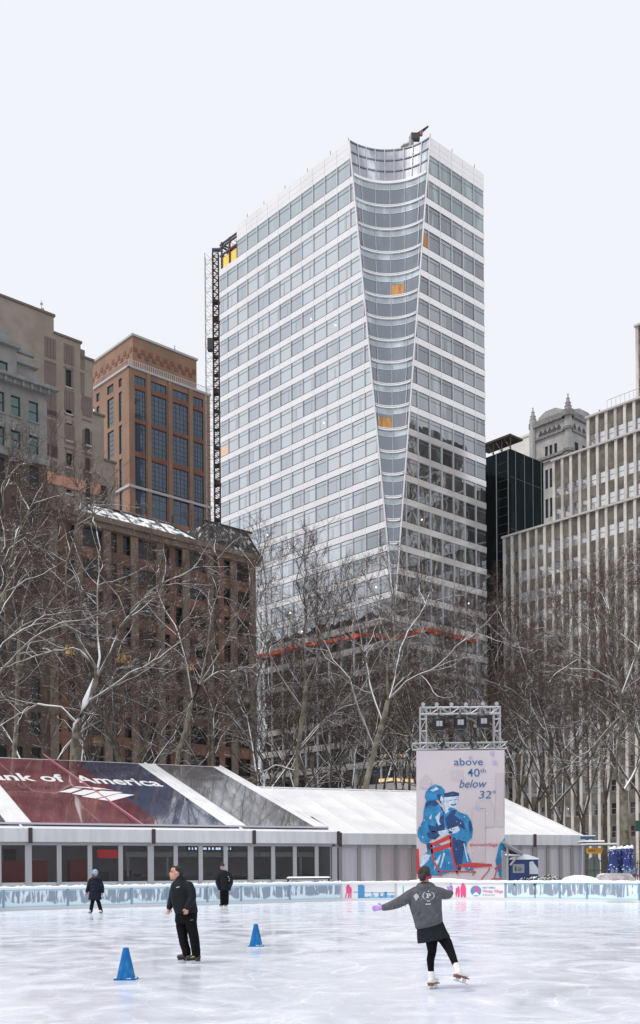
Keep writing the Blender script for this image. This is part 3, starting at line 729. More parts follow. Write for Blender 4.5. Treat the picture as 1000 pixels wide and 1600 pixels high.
t.build('quatrefoil_openings', [M_steel], gt)
q = at(833, 712, 330.); cr_ = MB(); q[2] = 0; cr_.box(q, dR, dL, (-2, 6), (0, 12), (0, hit(q, dL, 832, 684)[1])); cr_.box(q, dR, dL, (-2.3, 6.3), (-.3, 12), (hit(q, dL, 832, 684)[1], hit(q, dL, 832, 684)[1] + .7))
tag(cr_.build('cream_building', [mat('cream_plaster', (.62, .61, .56), .85, var=.06, scale=.2)], loc=q), 'sliver of a pale cream building showing left of the gothic tower', 'building')

# --- striped pier building -----------------------------------------------------------
SB = hit(Cc, dR, 788, 900)[0]; SO = Cc + dR * SB; SO[2] = 0
SX = -dL; SI = dR
def sS(px, py): return hit(SO, SX, px, py)
sb = empty('striped_pier_building', SO, 'stepped office building with white stone piers and brown brick spandrels on the right', 'building')
M_pier = mat('white_pier', (.62, .575, .53), .8, var=.1, scale=.6, dirt=((.40, .36, .34), .5, (1, 1, .25)))
M_bsp = mat('brown_spandrel_brick', (.155, .137, .118), .9, var=.3, scale=.7, dirt=((.09, .078, .067), .4, (1, 1, .4)))
pit = sS(850, 880)[0] / 4.33
pit = (sS(995, 880)[0] - sS(790, 880)[0]) / 15.0
tiers = [(0, 90, 0, sS(790, 842)[1], 0), (sS(858, 720)[0], 90, sS(790, 842)[1], sS(858, 720)[1], 1.4), (sS(905, 649)[0], 90, sS(858, 720)[1], sS(905, 649)[1], 2.8), (sS(975, 503)[0], 90, sS(905, 649)[1], sS(975, 500)[1], 4.2)]
fl = 4.12; piers = MB(); spn = MB(); wl = []; cop = MB()
for ti, (u0, u1, z0, z1, set_) in enumerate(tiers):
    k0 = int(math.ceil(u0 / pit - 1e-6)); O = SO + SI * set_
    zz = z1 - (4.6 if ti == 1 else 2.9); rws = []
    while zz - 2.3 > max(z0 - .5, 5): rws.append((zz - 2.1, zz)); zz -= fl
    us = [u0 + .1 + pit * k for k in range(int((u1 - u0) / pit))]
    for u in us:
        piers.box(O, SX, SI, (u - .27, u + .27), (-.22, .3), (z0 - 2 if ti else 0, z1 + .15))
    spn_rows = rws
    z = z0 - 2 if ti else 0
    for (a, b) in sorted(rws):
        spn.box(O, SX, SI, (u0 + .2, u1), (0, .5), (z, a)); z = b
    spn.box(O, SX, SI, (u0 + .2, u1), (0, .5), (z, z1))
    spn.box(O, SX, SI, (u0, u1), (.75, 16), (z0 - 2 if ti else 0, z1 - .3))
    spn.box(O, SX, SI, (u0 - .05, u0 + .2), (.3, 16), (z0 - 2 if ti else 0, z1 - .3))
    cop.box(O, SX, SI, (u0 - .35, u1), (-.5, .5), (z1 + .16, z1 + .5)); 
    for j in range(len(us) - 1):
        for (a, b) in rws: wl.append((O + SX * (us[j] + .27) + UP * a, pit - .54, b - a, us[j]))
piers.build('stone_piers', [M_pier], sb); spn.build('brick_wall', [M_bsp], sb); cop.build('snowy_coping', [mat('coping_snow', (.5, .47, .45), .8, snow=(1.5, .45))], sb)
Fw = mat('pale_sash', (.3, .3, .3), .5)
wl = [q for q in wl if q[3] < 62]
vis = sorted([q for q in wl if q[3] < 30 and q[0][2] > 40], key=lambda q: -q[3] - (20 if q[0][2] > 55 else 0))[:100]
ids = set(id(q) for q in vis)
me = win_mesh(wl[0][1], wl[0][2], SX, SI, G_strp, Fw, split=True, fr=.07, rec=.15)
for q in vis:
    o = bpy.data.objects.new('window', me); o.parent = sb; o.location = q[0] - SO; COL.objects.link(o)
mvv = np.array([v.co[:] for v in me.vertices]); mf = [tuple(p.vertices) for p in me.polygons]; mmi = [p.material_index for p in me.polygons]
rest = MB()
for q in wl:
    if id(q) in ids: continue
    b = len(rest.v); rest.v.extend(map(tuple, mvv + q[0])); rest.f.extend([tuple(i + b for i in f) for f in mf]); rest.m.extend(mmi)
tag(rest.build('windows', [G_strp, Fw], sb), kind='stuff')
t = MB(); u0 = sS(935, 640)[0]; O = SO + SI * 2.8; zt_ = tiers[2][3]
for k in range(14): a = O + SX * (u0 + k * .9) + UP * zt_; t.tube([a, a + UP * 2.2], .04, 4)
t.tube([O + SX * u0 + UP * (zt_ + 2.2), O + SX * (u0 + 12) + UP * (zt_ + 2.2)], .05, 4); t.build('terrace_fence', [mat('rail_pale', (.5, .5, .5))], sb)

# --- buildings beyond the frame that the glass mirrors -----------------------------
def plainblock(name, label, O, ax, ay, L, D, H, wall, rowsn, coln, glass=G_win):
    e = empty(name, O, label, 'building'); w = MB(); pitch = L / coln; cols = [(pitch * k + pitch * .25, pitch * k + pitch * .75) for k in range(coln)]
    rws = [(H - 4 - H / rowsn * k, H - 4 - H / rowsn * k + 2.4) for k in range(rowsn - 1)]
    wallgrid(w, O, ax, ay, 0, L, 0, H, cols, rws); w.box(O, ax, ay, (0, L), (.9, D), (0, H - .1), 0)
    w.build('wall', [wall], e); windows(e, O, ax, ay, cols, rws, glass, Fm)
    return e
plainblock('dark_stone_block', 'dark brown stone office block standing beyond the right edge of the picture', SO + SX * 91, SX, SI, 34, 25, 74, M_dk, 12, 8)

#PART2
RB = BC + BI * 14; RB[2] = 0
rb_ = empty('rear_avenue_block', RB, 'dark brick block behind the brownstone along the avenue, hidden but mirrored in the tower', 'building')
w = MB(); rc = [(1.5 + 3.6 * k, 3.3 + 3.6 * k) for k in range(16)]; rrw = [(46 - 4.4 * k - 4, 46 - 4.4 * k - 1.4) for k in range(9)]
wallgrid(w, RB, BI, BX, 0, 22, 0, 47, [q for q in rc if q[1] < 22], rrw); wallgrid(w, RB, BI, BX, 22, 60, 0, 58, [q for q in rc if q[0] > 22], rrw); w.box(RB, BI, BX, (0, 22), (.9, 12), (0, 46.8)); w.box(RB, BI, BX, (22, 60), (.9, 12), (0, 57.8)); w.build('wall', [M_dk], rb_); windows(rb_, RB, BI, BX, rc[:10], rrw, G_win, Fm)
# ------------------------------------------------------------ bare plane trees
def level(rng, P, Rd, nc, lr, ang, up, K, wob, tmin, rs, minr):
    n, kp, _ = P.shape; idx = np.repeat(np.arange(n), nc); M = len(idx)
    t = rng.uniform(tmin, 1, M); tip = (np.arange(M) % nc) == 0; t[tip] = .99
    f = t * (kp - 1); i0 = np.clip(f.astype(int), 0, kp - 2); fr = (f - i0)[:, None]
    pos = P[idx, i0] * (1 - fr) + P[idx, i0 + 1] * fr; tan = P[idx, i0 + 1] - P[idx, i0]; tan /= np.linalg.norm(tan, axis=1)[:, None] + 1e-9
    rad = Rd[idx, i0] * (1 - fr[:, 0]) + Rd[idx, i0 + 1] * fr[:, 0]
    plen = np.linalg.norm(np.diff(P, axis=1), axis=2).sum(1)[idx]
    L = plen * lr * rng.uniform(.65, 1.25, M) * (1.15 - .4 * t)
    rnd = rng.normal(size=(M, 3)); perp = rnd - tan * (rnd * tan).sum(1)[:, None]; perp /= np.linalg.norm(perp, axis=1)[:, None] + 1e-9
    a = rng.uniform(ang[0], ang[1], M); a[tip] *= .35; a = a[:, None]
    d = np.cos(a) * tan + np.sin(a) * perp; d[:, 2] += up; d /= np.linalg.norm(d, axis=1)[:, None]
    out = [pos]; cur = pos
    for k in range(K - 1):
        d = d + rng.normal(0, wob, (M, 3)); d[:, 2] += up * .25; d /= np.linalg.norm(d, axis=1)[:, None]
        cur = cur + d * (L / (K - 1))[:, None]; out.append(cur)
    Pn = np.stack(out, 1); r0 = np.maximum(rad * rs, minr)
    return Pn, r0[:, None] * np.linspace(1, .45, K)[None, :]
def batch_mesh(name, sets, mats, smooth=True):
    V = []; Fq = []; base = 0
    for (P, Rd, S) in sets:
        n, K, _ = P.shape; T = np.gradient(P, axis=1); T /= np.linalg.norm(T, axis=2)[..., None] + 1e-9
        h = np.where(np.abs(T[..., 2:3]) < .92, np.array([0, 0, 1.]), np.array([1., 0, 0])); A = np.cross(T, h); A /= np.linalg.norm(A, axis=2)[..., None] + 1e-9
        A[:, 1:] = A[:, 1:]; B = np.cross(T, A)
        th = np.arange(S) * 2 * np.pi / S
        ring = P[:, :, None, :] + Rd[:, :, None, None] * (np.cos(th)[None, None, :, None] * A[:, :, None, :] + np.sin(th)[None, None, :, None] * B[:, :, None, :])
        V.append(ring.reshape(-1, 3))
        i, k, j = np.meshgrid(np.arange(n), np.arange(K - 1), np.arange(S), indexing='ij'); j2 = (j + 1) % S
        f = lambda k_, j_: base + (i * K + k_) * S + j_
        Fq.append(np.stack([f(k, j), f(k, j2), f(k + 1, j2), f(k + 1, j)], -1).reshape(-1, 4)); base += n * K * S
    V = np.concatenate(V).astype(np.float32); Fq = np.concatenate(Fq).astype(np.int32)
    me = bpy.data.meshes.new(name); me.vertices.add(len(V)); me.vertices.foreach_set('co', V.ravel())
    me.loops.add(Fq.size); me.loops.foreach_set('vertex_index', Fq.ravel()); me.polygons.add(len(Fq))
    me.polygons.foreach_set('loop_start', np.arange(0, Fq.size, 4, dtype=np.int32)); me.polygons.foreach_set('loop_total', np.full(len(Fq), 4, np.int32))
    for m in mats: me.materials.append(m)
    me.polygons.foreach_set('use_smooth', np.full(len(Fq), smooth)); me.update(calc_edges=True); return me
M_bark = mat('plane_bark', (.095, .08, .062), .9, var=.5, scale=2.5, snow=(2.2, .36), snowth=.28)
M_barkp = mat('pale_plane_bark', (.15, .13, .098), .9, var=.5, scale=2.5, snow=(2.0, .32), snowth=.24, dirt=((.26, .25, .2), 1.6, (1, 1, .6)))
M_twig = mat('twig_brown', (.06, .034, .026), .9, snow=(1.6, .51), snowth=.55)
def resample(pts, K):
    pts = np.array(pts, float); d = np.concatenate([[0], np.cumsum(np.linalg.norm(np.diff(pts, axis=0), axis=1))]); t = np.linspace(0, d[-1], K)
    return np.stack([np.interp(t, d, pts[:, k]) for k in range(3)], 1)
def tree_meshes(seed, H=26., hero=None, bark=None, dens=1.0, K1=9):
    rng = np.random.default_rng(seed)
    if hero is None:
        th = H * rng.uniform(.22, .34); lean = rng.normal(0, .05, 2)
        zz = np.linspace(0, th, 7); tr = np.stack([lean[0] * zz + .12 * np.sin(zz * .7 + seed), lean[1] * zz, zz], 1)
        T = tr[None]; TR = np.linspace(.30, .2, 7)[None]; TR[0, 0] = .4
        nl = rng.integers(3, 6); L1 = []; R1 = []
        for k in range(nl):
            az = 2 * math.pi * (k + rng.uniform(-.3, .3)) / nl; el = R(rng.uniform(48, 78)); L = (H - th) * rng.uniform(.78, 1.05)
            d = np.array([math.cos(az) * math.cos(el), math.sin(az) * math.cos(el), math.sin(el)]); p = tr[-1 if k < 3 else -2] * 1.0; P = [p.copy()]
            for i in range(K1 - 1):
                d = d + rng.normal(0, .17, 3); d[2] += .07; d /= np.linalg.norm(d); p = p + d * L / (K1 - 1); P.append(p.copy())
            L1.append(P); R1.append(np.linspace(.13, .035, K1))
        L1 = np.array(L1); R1 = np.array(R1)
    else:
        T = np.array([resample(hero[0], 10)]); TR = np.linspace(hero[2][0] * .8, hero[2][1] * .75, 10)[None]
        L1 = np.array([resample(q, 14) for q in hero[1]]); L1 = L1 + rng.normal(0, .07, L1.shape) * np.linspace(0, 1, 14)[None, :, None]
        R1 = np.array([np.linspace(hero[3] * .56, .035, 14)] * len(L1))
    L2, R2 = level(rng, L1, R1, 9, .42, (.45, 1.0), .10, 7, .2, .22, .55, .032)
    L3, R3 = level(rng, L2, R2, 7, .48, (.45, 1.05), .10, 6, .2, .2, .6, .019)
    n4 = 6; L4, R4 = level(rng, L3, R3, n4, .52, (.4, 1.05), .10, 4, .2, .15, .6, .0115)
    L5, R5 = level(rng, L4, R4, int(5 * dens), .55, (.4, 1.1), .08, 3, .18, .1, .6, .0068)
    tm = batch_mesh('trunk', [(T, TR, 10), (L1, R1, 8), (L2, R2, 6)], [bark or M_bark])
    cm = batch_mesh('crown', [(L3, R3, 4), (L4, R4, 3), (L5, R5, 3)], [M_twig], False)
    return tm, cm
def plant(tm, cm, loc, rz, sc, label, group='bare plane trees behind the tents'):
    e = empty('plane_tree', loc, label, 'tree', group); e.rotation_euler.z = rz; e.scale = sc if hasattr(sc, '__len__') else (sc, sc, sc)
    for n_, me in (('trunk', tm), ('crown', cm)):
        o = bpy.data.objects.new(n_, me); o.parent = e; COL.objects.link(o)
    return e
def rel(Y, base, pts, dy=None):
    out = []
    for i, (px, py) in enumerate(pts): out.append(at(px, py, Y + (dy[i] if dy else 0)) - base)
    return out
# trees traced from the picture, standing at their own distances
def hero_tree(seed, Y, pxb, trunk, limbs, label, r=(.36, .24), rl=.17, dens=1):
    base = at(pxb, 1400, Y); base[2] = 0
    tr = [V3(0, 0, 0)] + rel(Y, base, trunk); rng = random.Random(seed); LL = []
    for q in limbs:
        off = 0; dy = []
        sgn = rng.uniform(-1, 1)
        for k in range(len(q)): dy.append(sgn * k * 1.1 if k else 0)
        LL.append(rel(Y, base, q, dy))
    tm, cm = tree_meshes(seed, hero=(tr, LL, r, rl), bark=M_barkp, dens=dens * .85); plant(tm, cm, base, 0, 1, label)
hero_tree(11, 74, 112, [(114, 1180), (120, 1130), (132, 1100), (150, 1062)],
          [[(150, 1062), (152, 1045), (135, 1020), (118, 990), (108, 960), (104, 920), (106, 870), (118, 830), (124, 790)],
           [(150, 1062), (165, 1035), (178, 1005), (190, 975), (215, 948), (235, 925), (262, 908), (300, 890)],
           [(150, 1062), (156, 1030), (152, 990), (153, 930), (155, 870), (150, 820)],
           [(120, 1130), (95, 1105), (60, 1100), (30, 1118), (-10, 1140)],
           [(132, 1100), (165, 1080), (205, 1050), (250, 1030), (285, 1000)],
           [(152, 1045), (120, 1012), (85, 1018), (40, 1030), (0, 1045)]], 'pale forked plane tree whose snowy limbs spread over the left tent roof', (.4, .3), .2)
hero_tree(12, 70, -42, [(-38, 1180), (-30, 1100), (-22, 1050)],
          [[(-30, 1100), (0, 1050), (30, 1018), (60, 990), (90, 975), (125, 968)], [(-22, 1050), (5, 1005), (35, 985), (75, 960), (110, 958)],
           [(-22, 1050), (-12, 980), (10, 920), (20, 850), (40, 800), (60, 770)], [(-22, 1050), (-20, 960), (-4, 880), (8, 820), (6, 760)],
           [(-22, 1050), (-50, 960), (-70, 880), (-60, 800)]], 'snow lined plane tree leaning in from beyond the left edge', (.42, .32), .2)
hero_tree(13, 80, 24, [(22, 1180), (27, 1120), (27, 1060), (30, 1000)],
          [[(27, 1060), (10, 1010), (6, 950), (12, 900), (2, 850)], [(30, 1000), (36, 940), (50, 900), (52, 850), (64, 800)], [(27, 1060), (45, 1010), (70, 960), (85, 900), (90, 840)], [(30, 1000), (20, 930), (22, 880), (30, 820), (28, 770)]],
          'slim upright plane tree left of the pale forked tree', (.26, .2), .14)
hero_tree(14, 84, 975, [(976, 1300), (975, 1262), (975, 1235)],
          [[(975, 1235), (962, 1215), (966, 1170), (970, 1120), (972, 1085), (955, 1060), (925, 1042), (895, 1020), (868, 1003)],
           [(975, 1235), (990, 1210), (1004, 1180), (1020, 1130), (1030, 1080)],
           [(972, 1085), (985, 1050), (1000, 1010), (1012, 960), (1020, 910)],
           [(970, 1120), (950, 1140), (925, 1170), (905, 1190), (880, 1200)],
           [(970, 1090), (960, 1040), (962, 990), (950, 940), (958, 900)]], 'big pale plane tree at the right edge forking low above the blue bundles', (.55, .42), .22)
hero_tree(15, 82, 570, [(572, 1225), (585, 1170), (598, 1130), (606, 1095)],
          [[(598, 1130), (612, 1080), (622, 1030), (634, 990), (655, 960), (668, 935)], [(606, 1095), (604, 1040), (618, 980), (612, 930), (606, 900)], [(585, 1170), (560, 1110), (545, 1060), (520, 1030), (500, 990), (480, 950)],
           [(606, 1095), (640, 1060), (680, 1045), (715, 1010), (750, 985)], [(598, 1130), (580, 1080), (570, 1030), (560, 980), (548, 930)]], 'leaning plane tree in front of the foot of the glass tower', (.36, .26), .17)
hero_tree(16, 86, 462, [(462, 1225), (466, 1170), (474, 1110), (478, 1070)],
          [[(478, 1070), (500, 1020), (520, 980), (530, 930), (560, 900)], [(466, 1170), (500, 1130), (530, 1108), (560, 1098)], [(478, 1070), (470, 1010), (480, 960), (462, 910), (470, 875)], [(474, 1110), (440, 1060), (420, 1020), (400, 960), (415, 910)], [(462, 1205), (430, 1195), (395, 1215), (370, 1225)]],
          'plane tree with a low snowy branch sweeping over the white tent', (.3, .22), .15)
hero_tree(17, 84, 283, [(274, 1190), (290, 1140), (300, 1090), (312, 1070)],
          [[(312, 1070), (340, 1050), (360, 1048), (395, 1040)], [(312, 1070), (325, 1010), (330, 960), (345, 910), (340, 870)], [(300, 1090), (290, 1030), (275, 980), (250, 940), (245, 890)], [(312, 1070), (350, 1010), (372, 960), (392, 910), (400, 880)]],
          'crooked plane tree before the right half of the brownstone', (.28, .2), .15)
variants = [tree_meshes(100 + k, H=24.6) for k in range(5)]
def where(px):
    return ('before the far left buildings' if px < 75 else 'before the left brownstone half' if px < 240 else 'before the right brownstone half' if px < 400 else
            "before the tower's left face" if px < 610 else "before the tower's right face" if px < 780 else 'before the striped building left half' if px < 900 else 'before the striped building right half')
spots = [(60, 92, 1.05), (195, 88, .98), (215, 96, 1.0), (250, 104, 1.0), (335, 92, .97), (410, 92, .98), (440, 108, 1.0), (515, 96, .95), (545, 110, 1.05), (640, 98, .95),
         (668, 112, 1.02), (700, 94, .93), (735, 104, .98), (770, 116, 1.08), (812, 96, .98), (835, 108, 1.06), (868, 92, .96), (885, 118, 1.12), (915, 100, 1.02), (945, 112, 1.1), (1010, 98, 1.04), (1045, 84, .95),
         (150, 112, 1.1), (-30, 90, 1.1), (590, 118, 1.05), (480, 116, 1.08), (560, 104, 1.0), (625, 108, 1.04), (790, 104, 1.02)]
cnt = {}
for i, (px, Y, sc) in enumerate(spots):
    b = at(px, 1340, Y); b[2] = 0; w_ = where(px); row = 'front' if Y < 97 else 'middle' if Y < 109 else 'back'
    tm, cm = variants[i % 5]; szw = 'short' if sc < .97 else 'tall' if sc > 1.04 else 'medium'
    key = (w_, row); cnt[key] = cnt.get(key, 0) + 1
    plant(tm, cm, b, i * 2.4, (sc * .85, sc * .85, sc), '%s bare plane tree, number %d from the left in the %s row %s' % (szw, 0, row, w_))
trees_ = [o for o in COL.objects if o.name.startswith('plane_tree') and 'number 0' in o.get('label', '')]
grp = {}
for o in trees_: grp.setdefault(o['label'].split('in the ')[-1], []).append(o)
for k_, L_ in grp.items():
    L_.sort(key=lambda o: o.location.x / o.location.y)
    ords = {1: [''], 2: ['left hand ', 'right hand '], 3: ['leftmost ', 'central ', 'rightmost '], 4: ['leftmost ', 'second ', 'third ', 'rightmost ']}[min(4, len(L_))]
    for j, o in enumerate(L_): o['label'] = ('%s %sbare plane tree in the %s' % (o['label'].split()[0], ords[min(j, 3)], k_)).replace('  ', ' ')

# ------------------------------------------------------------ text helper
def text_on(body, name, parent, O, xd, yd, mt, width=None, height=None, bold=0.0, shear=0, nrm=None, off=.0, spacing=1.0):
    c = bpy.data.curves.new('t', 'FONT'); c.body = body; c.offset = bold; c.shear = shear; c.space_character = spacing; c.resolution_u = 3
    o = bpy.data.objects.new('t', c); COL.objects.link(o); bpy.context.view_layer.update()
    me = bpy.data.meshes.new_from_object(o.evaluated_get(bpy.context.evaluated_depsgraph_get())); bpy.data.objects.remove(o)
    v = np.array([q.co[:] for q in me.vertices]); f = [tuple(p.vertices) for p in me.polygons]; bpy.data.meshes.remove(me)
    x0, x1, y1 = v[:, 0].min(), v[:, 0].max(), .7
    sx = width / (x1 - x0) if width else height / y1; sy = height / y1 if height else sx
    xd = np.array(xd, float); yd = np.array(yd, float); n = nrm if nrm is not None else np.cross(xd, yd); n = n / np.linalg.norm(n)
    b = MB(); b.add([np.array(O) + xd * ((p[0] - x0) * sx) + yd * (p[1] * sy) + n * off for p in v], f); return b.build(name, [mt], parent)
X = V3(1, 0, 0); Y_ = V3(0, 1, 0)

# ------------------------------------------------------------ tents
M_mem = mat('white_membrane', (.72, .725, .735), .55, var=.05, scale=.25, dirt=((.6, .61, .63), .35, (1, 1, 1)))
M_val = mat('valance_white', (.62, .63, .65), .6, var=.08, scale=.8, stretch=(3, 3, .4))
M_alu = mat('tent_aluminium', (.42, .42, .44), .4, .3)
M_fab = mat('fabric_wall', (.55, .55, .6), .7, var=.06, scale=.6, stretch=(2, 2, .3))
M_gry = mat('grey_print', (.16, .165, .18), .07, var=.25, scale=.5)
M_red = mat('dark_red_print', (.24, .07, .09), .07, var=.3, scale=.5)
M_red2 = mat('deep_red_print', (.16, .04, .06), .07, var=.2, scale=.5)
M_blu = mat('navy_print', (.055, .075, .145), .07, var=.3, scale=.5)
for q_ in (M_gry, M_red, M_red2, M_blu):
    pp = q_.node_tree.nodes['Principled BSDF']; pp.inputs['IOR'].default_value = 2.2; pp.inputs['Coat Weight'].default_value = 1; pp.inputs['Coat Roughness'].default_value = .03; pp.inputs['Coat IOR'].default_value = 2.1
M_whp = mat('white_print', (.8, .8, .82), .3)
dT = V3(1, .53, 0); dT /= np.linalg.norm(dT); wT = V3(-dT[1], dT[0], 0)
E1 = at(524, 1301.6, 61.8)
wd1, zr1 = hit(E1, wT, 345, 1198); hT = zr1 - E1[2]
def RP(u, v, o=0.0): return E1 + dT * u + wT * (wd1 * v) + UP * (hT * v) + nT * o
slope = wT * wd1 + UP * hT; nT = np.cross(dT, slope); nT /= np.linalg.norm(nT)
def ue(px): return hit(E1, dT, px, 1298)[0]
uA, uM, uBq, uC = ue(384), ue(233), ue(38), ue(-130)
tent = empty('skate_house_tent', (E1[0], E1[1], 0), 'long clear sided tent with red and blue printed roof panels and grey window posts', 'tent')
m = MB(); UL = uC - 4
m.prism([RP(0, 0), RP(0, 1), RP(UL, 1), RP(UL, 0)], nT * -.08)
m.prism([RP(0, 1), E1 + wT * (2 * wd1), E1 + wT * (2 * wd1) + dT * UL, RP(UL, 1)], nT * -.08)
m.prism([E1, RP(0, 1), E1 + wT * (2 * wd1)], dT * -.06)
for u in (0, uA, uBq, uC):
    for du in (-.06,): m.tube([RP(u + du, 0, .04), RP(u + du, 1, .04)], .07, 6)
m.build('roof', [M_mem], tent)
hw = .66
def panel(u0, u1, v0, v1, mt, o): m = MB(); m.poly([RP(u0, v0, o), RP(u1, v0, o), RP(u1, v1, o), RP(u0, v1, o)]); return m.build('roof_panel', [mt], tent)
panel(uA + hw, -.75, .04, .985, M_gry, .03)
tag(panel(uC + hw, uBq - hw, .04, .985, M_gry, .03))
def onroof(px, py, o): return hitpl(E1, nT, px, py, o)
pl, pr = uBq + hw, uA - hw
def uv(px, py):
    p = onroof(px, py, 0) - E1; return np.dot(p, dT), np.dot(p, wT) / wd1
t1 = uv(109, 1184); t2 = uv(258, 1292)
def at_v(v): return t1[0] + (t2[0] - t1[0]) * (v - t1[1]) / (t2[1] - t1[1])
rp_ = MB(); rp_.poly([RP(pl, .04, .03), RP(at_v(.04), .04, .03), RP(at_v(.985), .985, .03), RP(pl, .985, .03)]); rpo = rp_.build('roof_panel', [M_red], tent)
rp_ = MB(); rp_.poly([RP(at_v(.04), .04, .03), RP(pr, .04, .03), RP(pr, .985, .03), RP(at_v(.985), .985, .03)]); bpo = rp_.build('roof_panel', [M_blu], tent)
m = MB(); m.poly([RP(at_v(.04) - 1.6, .04, .036), RP(at_v(.04), .04, .036), RP(at_v(.985), .985, .036), RP(at_v(.985) - 1.5, .985, .036)]); m.build('diagonal_stripe', [M_red2], rpo)
m = MB(); a, b = onroof(68, 1180, .07), onroof(226, 1292, .07); m.tube([a, b], .045, 5); m.build('seam_cable', [mat('red_cable', (.45, .16, .2), .4)], tent)
o_ = onroof(-34, 1224, 0); e_ = onroof(104, 1217.5, 0)
sd = slope / np.linalg.norm(slope)
def roof_text(body, p0, p1, hgt, bold):
    a = onroof(*p0, .05); b = onroof(*p1, .05); xd = b - a; L = np.linalg.norm(xd); xd /= L
    text_on(body, 'lettering', bpo, a, xd, sd, M_whp, width=L, height=hgt, bold=bold, nrm=nT)
roof_text('Bank of', (-34, 1219), (105, 1222.5), 2.05, .022)
roof_text('America', (124, 1223.5), (256, 1230), 2.05, .022)
m = MB()
for q in ([(92, 1238.5), (114, 1232.5), (128, 1233.8), (110, 1240)], [(112, 1241.5), (132, 1235), (152, 1237), (130, 1244)], [(128, 1246), (158, 1236.5), (192, 1239), (150, 1249)], [(152, 1250), (186, 1241), (210, 1243), (173, 1253)],
          [(114, 1231.3), (134, 1232.2), (150, 1235), (160, 1234.6), (140, 1231.2), (120, 1230)], [(152, 1233.5), (178, 1236), (160, 1232.8), (140, 1230.5)]):
    m.poly([onroof(a, b, .05) for a, b in q])
m.build('flag_emblem', [M_whp], bpo)
# gutter valance and front wall
m = MB(); m.box(E1, dT, wT, (UL, .15), (-.1, .02), (-.62, .06)); m.build('valance', [M_val], tent)
m = MB(); wo_ = .45
zg0, zg1 = 1.12, E1[2] - .78
m.box(E1 * V3(1, 1, 0), dT, wT, (UL, 0), (wo_ - .05, wo_ + .12), (zg1, E1[2] - .55)); m.build('header_beam', [M_alu], tent)
posts = [-110, -65, -2, 44, 92, 140, 188, 235, 274, 313, 352, 391, 426, 460, 494, 522]
pu = [hit(E1 + wT * wo_, dT, p, 1350)[0] for p in posts]
G0 = E1 * V3(1, 1, 0)
for i, u in enumerate(pu):
    m = MB(); w2 = .17 if posts[i] in (44, 235, 391, 522) else .12; m.box(G0, dT, wT, (u - w2, u + w2), (wo_ - .08, wo_ + .1), (0, zg1 - .003)); m.build('post', [M_alu], tent)
    if posts[i] in (44, 235, 391, 522):
        m = MB(); m.box(E1, dT, wT, (u - .1, u + .1), (-.16, -.101), (-.7, .1)); m.build('gutter_strap', [M_dark], tent)
mg, nt, p = newmat('clear_pane'); nt.nodes.remove(p); tr_ = N(nt, 'ShaderNodeBsdfTransparent'); tr_.inputs[0].default_value = (.8, .82, .82, 1)
gl_ = N(nt, 'ShaderNodeBsdfGlossy'); gl_.inputs['Roughness'].default_value = .06; gl_.inputs[0].default_value = (.8, .8, .8, 1); fr_ = N(nt, 'ShaderNodeFresnel'); fr_.inputs[0].default_value = 1.35
ms_ = N(nt, 'ShaderNodeMixShader'); nt.links.new(fr_.outputs[0], ms_.inputs[0]); nt.links.new(tr_.outputs[0], ms_.inputs[1]); nt.links.new(gl_.outputs[0], ms_.inputs[2]); nt.links.new(ms_.outputs[0], nt.nodes['Material Output'].inputs[0])
M_low = mat('frosted_low_panel', (.50, .54, .56), .5)
for a, b in zip(pu[:-1], pu[1:]):
    m = MB(); m.box(G0, dT, wT, (a + .125, b - .125), (wo_, wo_ + .02), (zg0 + .04, zg1 - .004)); m.build('window_pane', [mg], tent)
    m = MB(); m.box(G0, dT, wT, (a + .125, b - .125), (wo_ - .02, wo_ + .05), (0, zg0)); m.build('lower_panel', [M_low], tent)
# inside of the tent
m = MB(); m.box(G0, dT, wT, (UL, -.1), (5.2, 5.3), (0, 4.2)); m.build('back_wall', [mat('mauve_lit_wall', (.5, .42, .50), .8, var=.2, scale=.3)], tent)  # dim mauve lighting of the interior put into the wall colour
m = MB(); m.box(G0, dT, wT, (UL, -.1), (wo_ + .2, 8), (0, .12)); m.build('floor_deck', [mat('rubber_floor', (.3, .3, .32), .7)], tent)
m = MB(); m.box(G0, dT, wT, (UL, -.1), (wo_ + .2, 8), (E1[2] + .3, E1[2] + .4)); m.build('ceiling_liner', [mat('liner', (.5, .48, .55), .8)], tent)
m = MB(); m.box(G0, dT, wT, (-.12, -.06), (wo_, 8), (0, E1[2])); m.build('end_wall', [M_fab], tent)
def inn(px, py, dep): return hit(G0 + wT * dep, dT, px, py)
def inbox(name, label, cat, px0, px1, py0, py1, dep, th, mt, group=None):
    a, z1 = inn(px0, py0, dep); b, _ = inn(px1, py0, dep); z0 = inn(px0, py1, dep)[1]
    m = MB(); m.box(G0, dT, wT, (a, b), (dep, dep + th), (max(z0, .13), z1)); m.box(G0, dT, wT, (a - .05, b + .05), (dep - .06, dep + th + .05), (z1 + .003, z1 + .05)); q = G0 + dT * a + wT * dep
    return tag(m.build(name, [mt], loc=q), label, cat, group)
M_rc = mat('red_counter', (.35, .01, .02), .5)
inbox('counter', 'long dark red counter inside the tent at the far left', 'counter', -60, 74, 1346, 1390, 2.4, .8, M_rc)
inbox('counter', 'small dark red counter inside the tent behind the woman in the blue hat', 'counter', 110, 139, 1345, 1390, 2.4, .8, M_rc)
inbox('hanging_sign', 'plain bright red sign hanging inside the tent', 'sign', 153, 187, 1329, 1341, 1.8, .08, mat('red_sign', (.6, .02, .02), .5, emit=((.8, .02, .02), .25)))
inbox('notice_board', 'small brown notice board on the tent back wall at the left', 'board', 6, 25, 1328, 1345, 5.0, .05, mat('brown_board', (.06, .04, .04), .7))
